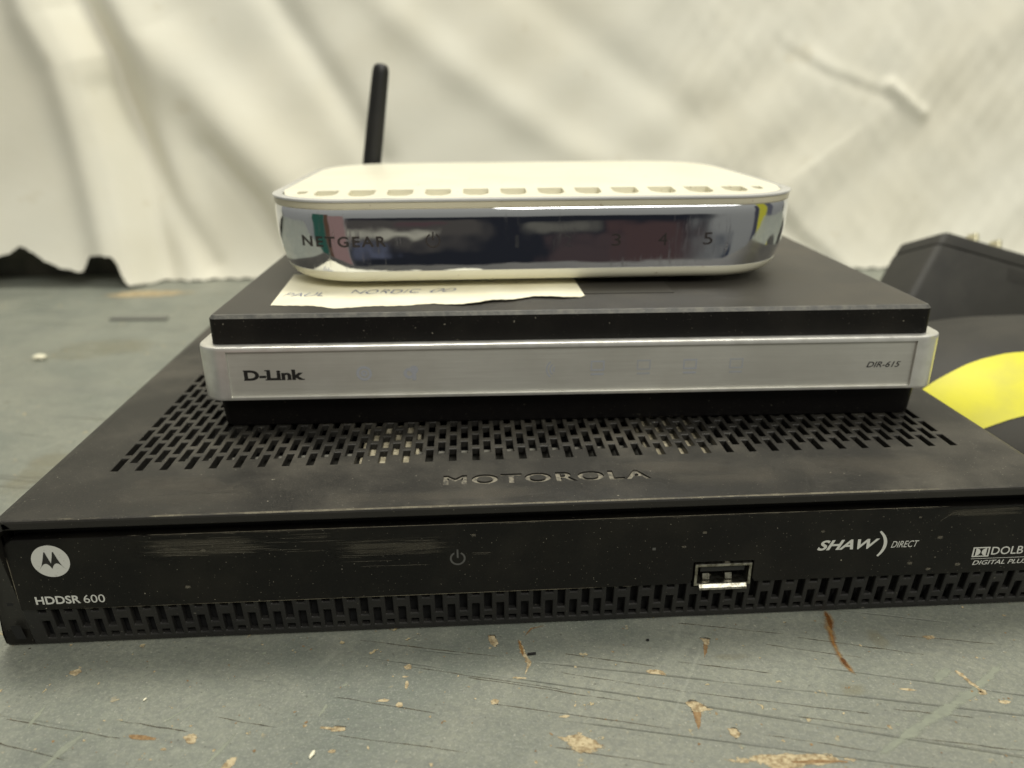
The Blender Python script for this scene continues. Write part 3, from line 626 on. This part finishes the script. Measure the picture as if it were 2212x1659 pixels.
# printing on the plate
YP = PY0 - .04
c0, r0 = (-108.75, 31.75), 4.0
disc = [(c0[0] + r0 * math.cos(a), YP, c0[1] + r0 * math.sin(a)) for a in np.linspace(0, 2 * math.pi, 49)[:-1]]
emblem = mk('round_emblem', disc, [tuple(range(48))], 'print_white', box, smooth=False)
wing = [(-2.55, -2.05), (-1.95, -.9), (-1.45, .6), (-.95, 2.35), (-.75, 2.35), (-.45, 1.1), (-.2, .2), (0, -.55), (.2, .2), (.45, 1.1), (.75, 2.35), (.95, 2.35), (1.45, .6), (1.95, -.9), (2.55, -2.05),
        (2.0, -1.15), (1.45, -.65), (1.0, -.55), (.65, -.75), (.35, -1.15), (0, -1.9), (-.35, -1.15), (-.65, -.75), (-1.0, -.55), (-1.45, -.65), (-2.0, -1.15)]
mk('wing_mark', [(c0[0] + x * 1.05, YP - .04, c0[1] + z * 1.0) for x, z in wing], [tuple(range(len(wing)))], 'print_black', emblem, smooth=False)
text('model_lettering', 'HDDSR', 'print_white', box, -114.2, -104.6, 20.65, 22.75, YP, bold=.022)
text('model_lettering', '600', 'print_white', box, -103.9, -99.3, 20.65, 22.75, YP)
pw = MB(); pw.add(*ring((-21.1, 28.55), 1.55, .42, 30, 28, 332, YP)); pw.add([(-21.3, YP, 28.7), (-20.9, YP, 28.7), (-20.9, YP, 30.9), (-21.3, YP, 30.9)], [(0, 1, 2, 3)]); pw.build('power_symbol', 'print_dim', box, smooth=False)
MB().add([(22.95, YP, 28.7), (23.7, YP, 28.7), (23.7, YP, 29.4), (22.95, YP, 29.4)], [(0, 1, 2, 3)]).build('indicator_window', 'print_dim', box, smooth=False)
text('maker_lettering', 'SHAW', 'print_white', box, 61.4, 75.9, 26.9, 29.6, YP, bold=.03, shear=.35)
arc = []
for a in np.linspace(-38, 42, 16): arc.append((70.2 + 7.6 * math.cos(math.radians(a)), 28.0 + 5.4 * math.sin(math.radians(a))))
inn = [(70.0 + 7.0 * math.cos(math.radians(a)), 28.0 + 5.4 * math.sin(math.radians(a))) for a in np.linspace(38, -34, 14)]
mk('crescent_mark', [(x, YP, z) for x, z in arc + inn], [tuple(range(30))], 'print_white', box, smooth=False)
text('maker_lettering', 'DIRECT', 'print_white', box, 78.9, 85.4, 26.95, 28.7, YP, shear=.3)
dd = MB()
for z_ in ((99.0, 103.1, 25.85, 26.15), (99.0, 103.1, 23.5, 23.8)): dd.add([(z_[0], YP, z_[2]), (z_[1], YP, z_[2]), (z_[1], YP, z_[3]), (z_[0], YP, z_[3])], [(0, 1, 2, 3)])
for s, xc in ((1, 99.0), (-1, 103.1)):
    dd.add([(xc, YP, 23.8), (xc + s * .35, YP, 23.8), (xc + s * .35, YP, 25.85), (xc, YP, 25.85)], [(0, 1, 2, 3)])
    P = [(xc + s * .75, YP - .01, 23.8)] + [(xc + s * (.75 + 1.15 * math.cos(a)), YP - .01, 24.825 + 1.02 * math.sin(a)) for a in np.linspace(-math.pi / 2, math.pi / 2, 12)] + [(xc + s * .75, YP - .01, 25.85)]
    dd.add(P, [tuple(range(len(P)))])
dd.build('double_d_symbol', 'print_white', box, smooth=False)
text('format_lettering', 'DOLBY', 'print_white', box, 103.6, 113.2, 23.95, 26.1, YP, bold=.008)
MB().add([(99.0, YP, 22.95), (113.2, YP, 22.95), (113.2, YP, 23.07), (99.0, YP, 23.07)], [(0, 1, 2, 3)]).build('format_rule', 'print_white', box, smooth=False)
text('format_lettering', 'DIGITAL PLUS', 'print_white', box, 99.6, 113.0, 21.3, 22.5, YP, bold=.008, shear=.25)

# ------------------------------------------------------------------ silver-fronted router (middle)
dl = empty('router', (10.01, 39.36, HM + .03), -.02149)
tag(dl, 'flat black router with a brushed silver front band, middle of the stack', 'router')
LB = MB(); LB.loft([rrect(93.6, 4.2, 112, 4, 3, .8, 0, 6), rrect(93.7, 4.2, 112, 4, 3, .2, .5, 6), rrect(94.1, 4.0, 112, 4, 3, 0, 9.3, 6)]); LB.build('lower_shell', 'base_black', dl)
LB = MB(); LB.loft([rrect(92.6, 3.4, 115, 2.2, 3, 0, 9.2, 6), rrect(92.6, 3.4, 115, 2.2, 3, 0, 22.9, 6), rrect(93.0, 3.0, 115, 2.0, 3, 0, 23.2, 6), rrect(93.0, 3.2, 115, 1.8, 3, .05, 30.0, 6)], True, False)
LB.build('upper_shell', 'router_black', dl)
LB = MB(); LB.loft([rrect(93.0, 3.2, 115, 1.8, 3, .05, 30.0, 6), rrect(93.0, 3.2, 115, 1.8, 3, .75, 30.85, 6), rrect(93.0, 3.2, 115, 1.8, 3, 1.15, 30.95, 6)], False, False)
LB.build('worn_edge', 'edge_worn', dl)
LB = MB(); LB.loft([rrect(93.0, 3.2, 115, 1.8, 3, 1.15, 30.95, 6), rrect(93.0, 3.2, 115, 1.8, 3, 3.0, 30.97, 6)], False, True)
LB.build('top_cover', 'router_top_black', dl)
# silver band: a U-shaped sweep round the front, with the brushed panel sunk into it
hw, Rc = 96.5, 6.0; path = []
path.append(((-hw, 14.0), (-1, 0)))
for a in np.linspace(0, 90, 9): path.append(((-hw + Rc - Rc * math.cos(math.radians(a)), Rc - Rc * math.sin(math.radians(a))), (-math.cos(math.radians(a)), -math.sin(math.radians(a)))))
path = path + [((-88.6, 0), (0, -1))]
path = path + [((-x, y), (-nx_, ny_)) for (x, y), (nx_, ny_) in path[::-1]]
sec0 = [(-3.2, 9.25), (-.5, 9.05), (-.12, 9.2), (0, 9.55), (0, 9.95), (0, 10.0), (0, 22.2), (0, 22.25), (0, 22.9), (-.15, 23.3), (-.55, 23.5), (-2.0, 23.5), (-3.1, 23.35)]
secR = [(d - (.7 if 5 <= k <= 6 else 0), z) for k, (d, z) in enumerate(sec0)]
rings = []
for k, ((x, y), (ax, ay)) in enumerate(path):
    mid = len(path) // 2; S = [sec0]
    if k == mid - 1: S = [sec0, secR]
    if k == mid: S = [secR, sec0]
    for s_ in S: rings.append([(x + ax * d, y + ay * d, z) for d, z in s_])
bz = MB().loft(rings).build('silver_band', 'silver', dl, angle=30)
MB().add([(-88.5, .66, 10.05), (88.5, .66, 10.05), (88.5, .66, 22.18), (-88.5, .66, 22.18)], [(0, 1, 2, 3)]).build('brushed_panel', 'brushed', dl, smooth=False)
YD = .62
def slab(x, z, w=1.9, h=.32): return [(x - w / 2, z), (x + w / 2, z), (x + w / 2, z + h), (x - w / 2, z + h)]
ex = [slab(-84.6, 14.35, .9), slab(-84.6, 16.85, .9), slab(-79.0, 16.85, 1.3, .28), slab(-79.0, 14.35, 1.2), slab(-76.5, 14.35, 1.1, .25), slab(-75.2, 14.35, 1.0, .25), slab(-73.7, 14.35, .9, .25), slab(-72.4, 14.35, .9, .25), slab(-70.2, 14.35, 1.1, .25), slab(-72.5, 16.95, .8, .25)]
text('maker_lettering', 'D-Link', 'print_black', dl, -84.9, -69.7, 14.35, 17.17, YD, bold=.042, extra=ex)
text('model_lettering', 'DIR-615', 'print_black', dl, 76.4, 85.4, 15.0, 16.6, YD, bold=.012, shear=.3)
ic = MB(); ic.add(*ring((-54.45, 15.8), 1.65, .7, 26, 0, 360, YD)); ic.add(*ring((-54.45, 15.8), .6, .6, 20, 0, 360, YD)); ic.build('status_icon', 'icon_pale', dl, smooth=False)
ic = MB(); ic.add(*ring((-42.9, 15.6), 1.1, .8, 24, 0, 360, YD)); ic.add(*ring((-41.7, 16.6), .8, .6, 24, 0, 360, YD - .01)); ic.add([(-42.2, YD - .02, 13.7), (-41.2, YD - .02, 13.7), (-41.2, YD - .02, 17.6), (-41.8, YD - .02, 17.6)], [(0, 1, 2, 3)]); ic.build('status_icon', 'icon_pale', dl, smooth=False)
ic = MB()
for r_ in (.8, 1.7, 2.6): ic.add(*ring((-5.0, 16.0), r_, .38, 12, 218, 322, YD))
ic.build('status_icon', 'icon_pale', dl, smooth=False)
def screen(x, mat):
    q = MB()
    def rc(a, b_, c_, d_): q.add([(a, YD, c_), (b_, YD, c_), (b_, YD, d_), (a, YD, d_)], [(0, 1, 2, 3)])
    rc(x - 1.8, x + 1.8, 17.75, 18.2); rc(x - 1.8, x + 1.8, 15.4, 15.85); rc(x - 1.8, x - 1.4, 15.85, 17.75); rc(x + 1.4, x + 1.8, 15.85, 17.75); rc(x - 1.7, x + 1.7, 14.2, 14.75)
    q.build('status_icon', mat, dl, smooth=False)
for x_, m_ in ((5.6, 'icon_pale'), (17.6, 'icon_faint'), (29.7, 'icon_pale'), (41.8, 'icon_faint')): screen(x_, m_)

# paper label and tape on the router's lid (router's frame)
TZ = HM + .03 + 31.0
lab = empty('paper_label', (10.01, 39.36, TZ), -.02149)
tag(lab, 'torn cream paper label with faded handwriting under the white router', 'label')
front = [(-79.3, 11.8), (-74, 11.3), (-69, 10.9), (-66, 10.0), (-63.5, 8.2), (-61, 7.9), (-57, 8.7), (-52.1, 9.7), (-47, 9.4), (-42.7, 9.8), (-39.5, 10.9), (-36.4, 11.0), (-32.5, 9.6), (-28.6, 9.2), (-24.5, 10.2), (-21, 12.2), (-17.5, 12.3), (-14.2, 13.7), (-10.5, 16.0), (-7, 15.6), (-3.6, 14.9), (-.8, 14.8), (3.0, 15.6), (3.9, 16.9)]
NXP, NYP = 150, 14; px = np.linspace(-79.3, 3.9, NXP); fy = np.interp(px, [p[0] for p in front], [p[1] for p in front]) + .25 * np.sin(px * 2.1) * np.sin(px * .73)
v = []
for k in range(2):
    for i in range(NXP):
        for j in range(NYP):
            t = j / (NYP - 1); yb = 48.0; xl = px[i] - (t * 2.2 if px[i] < -40 else 0) * max(0, (-40 - px[i]) / 39) - t * 1.0 * max(0, (px[i] + 10) / 14)
            y = fy[i] * (1 - t) + yb * t; lift = .45 * math.exp(-((px[i] + 22) / 9) ** 2) * (1 - t) ** 3 * 1.4 + .5 * math.exp(-((px[i] + 5) / 7) ** 2) * (1 - t) ** 3 + .16
            v.append((xl, y, lift - k * .12))
f = []
for i in range(NXP - 1):
    for j in range(NYP - 1):
        a = i * NYP + j; f.append((a, a + NYP, a + NYP + 1, a + 1)); c_ = a + NXP * NYP; f.append((c_ + 1, c_ + NYP + 1, c_ + NYP, c_))
    a = i * NYP; c_ = a + NXP * NYP; f.append((a, c_, c_ + NYP, a + NYP))
for j in range(NYP - 1):
    for a in (j, (NXP - 1) * NYP + j): c_ = a + NXP * NYP; f.append((a, a + 1, c_ + 1, c_))
mk('paper_sheet', v, f, 'paper', lab, angle=50)
text('handwriting', 'PAUL', 'ink_blue', lab, -78.3, -67.4, 20.4, 24.2, .30, shear=.3, flat=True, bold=-.018)
text('handwriting', 'NORDIC', 'ink_blue', lab, -60.2, -41.0, 22.4, 26.6, .30, shear=.25, flat=True, bold=-.02)
text('handwriting', '00', 'ink_blue', lab, -38.5, -31.0, 23.0, 27.0, .30, shear=.5, flat=True, bold=-.02)
tape = MB().box(3.6, 29.0, 19.5, 40, .02, .16).build('tape_strip', 'clear_tape', smooth=False)
tape.location = Vector((10.01, 39.36, TZ)) * M_; tape.rotation_euler.z = -.02149
tag(tape, 'thin grey tape strip on the black lid, right of the paper label', 'tape')

# ------------------------------------------------------------------ white router (top)
NGZ = HM + .03 + 30.95
ng = empty('router', (3.16, 66.41, NGZ), -.00467)
tag(ng, 'cream white router with chrome front and one black antenna, topmost of the stack', 'router')
HWN, RF, RB = 77.2, 24.0, 30.0
NR = lambda off, z: rrect(HWN - side_in(z), 0, 117.5, RF, RB, off, z, 20)
def fo(z): return float(np.interp(z, [2.4, 5.3, 7.2, 9, 16, 19.5, 21.2, 22.5, 25.1], [1.6, .72, .66, .58, .40, .34, .42, .75, .0]))
def side_in(z): return float(np.interp(z, [2.4, 5.7, 9, 14, 22.5], [3.4, 2.0, .8, .1, 0]))
MB().loft([NR(8, 1.8), NR(4, 2.05), NR(2.3, 2.4), NR(1.3, 3.2), NR(.75, 4.4), NR(.6, 5.4)], True, True).build('bottom_tray', 'cream_plastic', ng)
zz = np.linspace(5.6, 22.5, 14)
MB().loft([NR(fo(5.35), 5.35)] + [NR(fo(z), z) for z in zz] + [NR(.9, 22.7)], True, False).build('chrome_band', 'chrome', ng, angle=60)
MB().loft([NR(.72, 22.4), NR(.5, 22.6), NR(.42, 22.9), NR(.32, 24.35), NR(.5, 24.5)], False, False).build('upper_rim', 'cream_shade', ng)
MB().loft([NR(.5, 24.32), NR(.06, 24.42), NR(.0, 24.7), NR(.1, 25.0), NR(.5, 25.12), NR(2.6, 25.12), NR(3.0, 24.8)], False, False).build('clear_edge', 'clear_rim', ng)
# top deck, pierced by the row of vents along its front
def deck_front_y(x):
    h = HWN - 3.0; r = RF - 3.0; a = abs(x)
    if a <= h - r: return 3.0
    t = min(a - (h - r), r); return 3.0 + r - math.sqrt(max(r * r - t * t, 0))
vents = [(-63.9, -57.4, 10.9)] + [(-54.1 + 10.93 * k, -46.7 + 10.93 * k, 9.2) for k in range(10)] + [(55.6, 62.2, 10.9)]
vents = [(-69.2, -66.4, 15.6)] + vents + [(65.0, 67.8, 15.6)]
# the vents narrow towards the front: per-vent outline, back edge y 19.8
def deckz(x, y): return 24.95 + 1.5 * (1 - ((y - 60) / 60) ** 2) * (1 - (x / 80) ** 4) * (1 if y > 24 else max(0, (y - 14) / 10) * .9 + .0) 
xsd = sorted(set([round(q, 3) for q in list(np.linspace(-74.19, 74.19, 75)) if not any(a < q < b_ for a, b_, _ in vents)] + [round(q, 3) for a, b_, _ in vents for q in (a, a + (b_ - a) * .12, a + (b_ - a) * .3, a + (b_ - a) * .7, a + (b_ - a) * .88, b_)]))
def back_y(x):
    h = HWN - 3.0; r = RB - 3.0; a = abs(x)
    if a <= h - r: return 114.5
    t = min(a - (h - r), r); return 114.5 - r + math.sqrt(max(r * r - t * t, 0))
YB = 20.2
dm = MB(); rows = []
def vent_at(x):
    for a, b_, y0 in vents:
        if a - 1e-6 <= x <= b_ + 1e-6: return a, b_, y0
    return None
def vent_front(x):
    w_ = vent_at(x)
    if not w_: return 9.6
    a, b_, y0 = w_; t = abs((x - (a + b_) / 2) / ((b_ - a) / 2)); return y0 + (YB - y0) * .42 * max(0, (t - .35) / .65) ** 2.2
for x in xsd:
    f0 = deck_front_y(x); b0 = back_y(x); m1 = max(vent_front(x), f0 + .05); m2 = max(YB, f0 + .1)
    ys = [f0, f0 + (m1 - f0) * .25, m1, m2] + [m2 + (b0 - m2) * t for t in (.05, .12, .25, .4, .55, .7, .85, .94, 1.0)]
    rows.append([(x, min(y, b0 + 0), deckz(x, y) if i > 0 else 24.75) for i, y in enumerate(ys)])
nc = len(rows[0]); V = [p for r in rows for p in r]; F = []; PIT = []
for i in range(len(rows) - 1):
    xm = (xsd[i] + xsd[i + 1]) / 2; w_ = vent_at(xm)
    for j in range(nc - 1):
        q = (i * nc + j, (i + 1) * nc + j, (i + 1) * nc + j + 1, i * nc + j + 1)
        if w_ and j == 2: PIT.append((i, q))
        else: F.append(q)
deck = mk('top_cover', V, F, 'cream_plastic', ng, angle=50)
pv, pf = [], []
for i, q in PIT:
    P = [V[k] for k in q]; k = len(pv)
    pv += P + [(x, y, z - 2.6) for x, y, z in P]
    pf.append((k + 4, k + 5, k + 6, k + 7)); pf.append((k, k + 1, k + 5, k + 4)); pf.append((k + 2, k + 3, k + 7, k + 6))
    if not any(abs(V[q[0]][0] - V[r[1]][0]) < 1e-6 for _, r in PIT): pf.append((k, k + 4, k + 7, k + 3))
    if not any(abs(V[q[1]][0] - V[r[0]][0]) < 1e-6 for _, r in PIT): pf.append((k + 1, k + 2, k + 6, k + 5))
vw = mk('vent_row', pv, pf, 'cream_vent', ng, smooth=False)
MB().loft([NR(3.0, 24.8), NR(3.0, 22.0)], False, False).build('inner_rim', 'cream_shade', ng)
for sx2 in (-50, 50):
    for sy2 in (30, 100): MB().loft([rrect(5, sy2 - 5, sy2 + 5, 4.9, 4.9, 0, .06, 6), rrect(5, sy2 - 5, sy2 + 5, 4.9, 4.9, 0, 2.6, 6)]).build('foot', 'antenna_black', ng)
    for o in ng.children:
        if o.name.startswith('foot') and o.location.x == 0 and sx2 and not o.get('moved'): o.location.x = sx2 * M_; o['moved'] = 1
for o in ng.children:
    if 'moved' in o: del o['moved']
def ngy(x, z):
    off = fo(z); h = HWN - off - side_in(z); r = RF - off; a = abs(x)
    y = off if a <= h - r else off + r - math.sqrt(max(r * r - min(a - (h - r), r) ** 2, 0))
    return y - .06
def bent(name, body, mat, x0, x1, z0, z1, **k): return text(name, body, mat, ng, x0, x1, z0, z1, 0, fn=ngy, **k)
b = NB('chrome_print'); b.set((.035, .030, .028), .3)
b = NB('chrome_print_faint'); b.set((.10, .10, .10), .3, .3); b.p.inputs['Alpha'].default_value = .28
bent('maker_lettering', 'NETGEAR', 'chrome_print', -66.2, -42.6, 12.3, 15.3, bold=.022, spacing=1.25)
pw = MB(); rv, rf = ring((-29.8, 13.9), 1.85, .35, 32, 25, 335, 0); pw.add([(x, ngy(x, z), z) for x, y, z in rv], rf)
pw.add([(x, ngy(x, z), z) for x, z in ((-30.0, 14.0), (-29.6, 14.0), (-29.6, 16.2), (-30.0, 16.2))], [(0, 1, 2, 3)]); pw.build('power_symbol', 'chrome_print', ng, smooth=False)
for t_, xc, m_ in (('1', -6.6, 'chrome_print_faint'), ('2', 7.6, 'chrome_print_faint'), ('3', 21.2, 'chrome_print'), ('4', 34.4, 'chrome_print'), ('5', 47.2, 'chrome_print')):
    bent('port_number', t_, m_, xc - (1.3 if t_ != '1' else .5), xc + (1.3 if t_ != '1' else .5), 11.6, 15.0)
# antenna
ax0, ax1 = np.array([-61.4, 186.0 - 66.4, 16.0]), np.array([-53.6, 188.5 - 66.4, 63.3]); dr = (ax1 - ax0) / np.linalg.norm(ax1 - ax0); sd = np.cross(dr, (0, 1, 0)); sd /= np.linalg.norm(sd); fw = np.cross(sd, dr)
rg = []
for t, r in ((0, 3.9), (.5, 3.7), (.8, 3.5), (.93, 3.35), (.965, 3.1), (.985, 2.5), (.996, 1.5), (1.0, .3)):
    p0 = ax0 + (ax1 - ax0) * t; rg.append([tuple(p0 + sd * r * math.cos(a) + fw * r * .8 * math.sin(a)) for a in np.linspace(0, 2 * math.pi, 25)[:-1]])
MB().loft(rg).build('antenna', 'antenna_black', ng, angle=60)
MB().loft([[(-61.6 + 4.2 * math.cos(a), y, 12 + 4.2 * math.sin(a)) for a in np.linspace(0, 2 * math.pi, 21)[:-1]] for y in (114.5, 123.5)]).build('antenna_joint', 'antenna_black', ng)

# ------------------------------------------------------------------ power adapter leaning behind, right
ad = empty('power_adapter', (0, 0, 0)); ad.location = bgp(226, 206)
tag(ad, 'black plug-in power adapter with two metal prongs, right of the sheet fold', 'power adapter')
ex_ = np.array([math.cos(.27), .10, -math.sin(.27)]); ez_ = np.array([math.sin(.27) * .75, .42, math.cos(.27) * .95]); ex_ /= np.linalg.norm(ex_); ez_ -= ex_ * ez_.dot(ex_); ez_ /= np.linalg.norm(ez_); ey_ = np.cross(ez_, ex_)
org = np.array([206 - 226, 199 - 206, 65.0])          # upper left front corner
def AL(x, y, z): return tuple(org + ex_ * x + ey_ * y + ez_ * z)
def trap(x0, x1, y0, y1, r=1.5):
    P = []
    for cx_, cy_, a0 in ((x0 + r, y0 + r, 180), (x1 - r, y0 + r, 270), (x1 - r, y1 - r, 0), (x0 + r, y1 - r, 90)):
        for i in range(5):
            a = math.radians(a0 + 22.5 * i); P.append((cx_ + r * math.cos(a), cy_ + r * math.sin(a)))
    return P
def adring(z, off=0, r=3.0):
    g = .42 * (-z); return [AL(x, y, z) for x, y in trap(0 - g + off, 62 + .25 * g - off, off - .12 * g * 0, 30 - off, r)]
MB().loft([adring(0, 1.6, 2), adring(-.5, .7, 2.4), adring(-1.6, .15), adring(-6.4, .05)], True, True).build('plug_face', 'adapter_black', ad, bg_=True)
MB().loft([adring(-6.5, .9), adring(-7.2, .9)], False, False).build('seam', 'inner_dark', ad, bg_=True)
MB().loft([adring(-7.1, .15), adring(-8.0, -.2), adring(-44, -.2), adring(-46, 1.5)], True, True).build('housing', 'adapter_black', ad, bg_=True)
for x_ in (26.5, 40.5):
    bevel(MB().loft([[AL(x_ - .9, 8.5, -.5), AL(x_ + .9, 8.5, -.5), AL(x_ + .9, 15, -.5), AL(x_ - .9, 15, -.5)], [AL(x_ - .9, 8.9, 7.2), AL(x_ + .9, 8.9, 7.2), AL(x_ + .9, 14.6, 7.2), AL(x_ - .9, 14.6, 7.2)]]).build('prong', 'brass_prong', ad, smooth=False, bg_=True), .2)
for k in range(16):
    g = 38 + k * 1.5; MB().loft([[AL(g, -.35, -9.5), AL(g + .6, -.35, -9.5), AL(g + .6, .2, -9.5), AL(g, .2, -9.5)], [AL(g, -.35, -15.5), AL(g + .6, -.35, -15.5), AL(g + .6, .2, -15.5), AL(g, .2, -15.5)]]).build('grip_rib', 'adapter_black', ad, smooth=False, bg_=True)

# ------------------------------------------------------------------ rounded black case with yellow panel, right
cs = empty('padded_case', (0, 0, 0)); cs.location = bgp(200.5, 118)
tag(cs, 'rounded black padded case with a bright yellow panel, right of the receiver', 'case')
A_, B_, C_, n_ = 78, 56, 44.5, 2.6
def case_pt(x, ph, d=0):
    r = max(1 - abs(x / A_) ** n_, 0) ** (1 / n_); p = np.array([x, -B_ * r * math.cos(ph), C_ * r * math.sin(ph)])
    nn = np.array([x / A_ ** 2 * 2, p[1] / B_ ** 2, p[2] / C_ ** 2]); nn /= np.linalg.norm(nn) + 1e-12; return tuple(p + nn * d)
def phi1(x): return np.interp(x, [-78, -60.5, -55.5, -50.5, -45, -39, -30, -15, 10, 40, 78], np.radians([30, 56, 59.5, 62, 64.5, 66.2, 67.5, 67, 62, 50, 30]))
def phi2(x): return np.interp(x, [-78, -60, -49, -44.5, -40.5, -36, -20, 10, 40, 78], np.radians([22, 25, 32, 34.2, 35.9, 37.2, 39.5, 39, 34, 22]))
xc_ = np.linspace(-77.9, 77.9, 90)
def patch(name, fa, fb, n, mat, d=0):
    v = [case_pt(x, fa(x) + (fb(x) - fa(x)) * j / n, d) for x in xc_ for j in range(n + 1)]
    f = [(i * (n + 1) + j, (i + 1) * (n + 1) + j, (i + 1) * (n + 1) + j + 1, i * (n + 1) + j + 1) for i in range(len(xc_) - 1) for j in range(n)]
    return mk(name, v, f, mat, cs, angle=180, bg_=True)
patch('lower_side', lambda x: 0., phi2, 8, 'cushion_black')
patch('yellow_panel', phi2, phi1, 10, 'yellow', .25)
patch('upper_cover', phi1, lambda x: math.pi, 24, 'cushion_black')

# ------------------------------------------------------------------ small litter on the table
def flake(name, x, y, l, w, h, ang, mat, label, cat, z=.1):
    bm = bmesh.new(); bmesh.ops.create_icosphere(bm, subdivisions=2, radius=1)
    for v_ in bm.verts:
        k = 1 + random.uniform(-.18, .18); v_.co = Vector((v_.co.x * l / 2 * k, v_.co.y * w / 2 * k, (v_.co.z + 1) * h / 2)) * M_
    me = bpy.data.meshes.new(name); bm.to_mesh(me); bm.free(); me.materials.append(MATS[mat])
    o = bpy.data.objects.new(name, me); COL.objects.link(o); o.location = bgp(x, y, z); o.rotation_euler.z = ang
    return tag(o, label, cat)
flake('paint_flake', -51.3, -23.6, 2.0, .8, .5, 1.2, 'crumb_white', 'tiny white paint flake on the table front, left of centre', 'flake')
flake('paint_flake', -91.3, -6.1, .9, .45, .4, 1.0, 'crumb_white', 'tiniest pale flake on the table below the receiver model number', 'flake')
flake('paint_flake', -237.5, 236, 6.5, 4.5, 2.2, -.4, 'crumb_white', 'blurry pale chip on the table far left of the receiver', 'flake')
flake('paint_flake', 24.5, 5.8, .7, .7, .5, 0, 'inner_dark', 'small round black speck on the table in front of the receiver', 'speck')
o = bevel(MB().box(-16, 16, -2.2, 2.2, .1, 1.3).build('wood_sliver', 'crumb_grey', smooth=False), .3)
o.location = bgp(-216, 307); o.rotation_euler.z = -.06
tag(o, 'flat grey wood sliver on the table near the sheet hem, far left', 'sliver')
o = bevel(MB().box(-.95, .95, -.25, .25, .1, .55).build('staple', 'inner_dark', smooth=False), .12)
o.location = bgp(-4.3, 2.8); o.rotation_euler.z = .1
tag(o, 'short dark staple in the chipped spot, table front centre', 'staple')
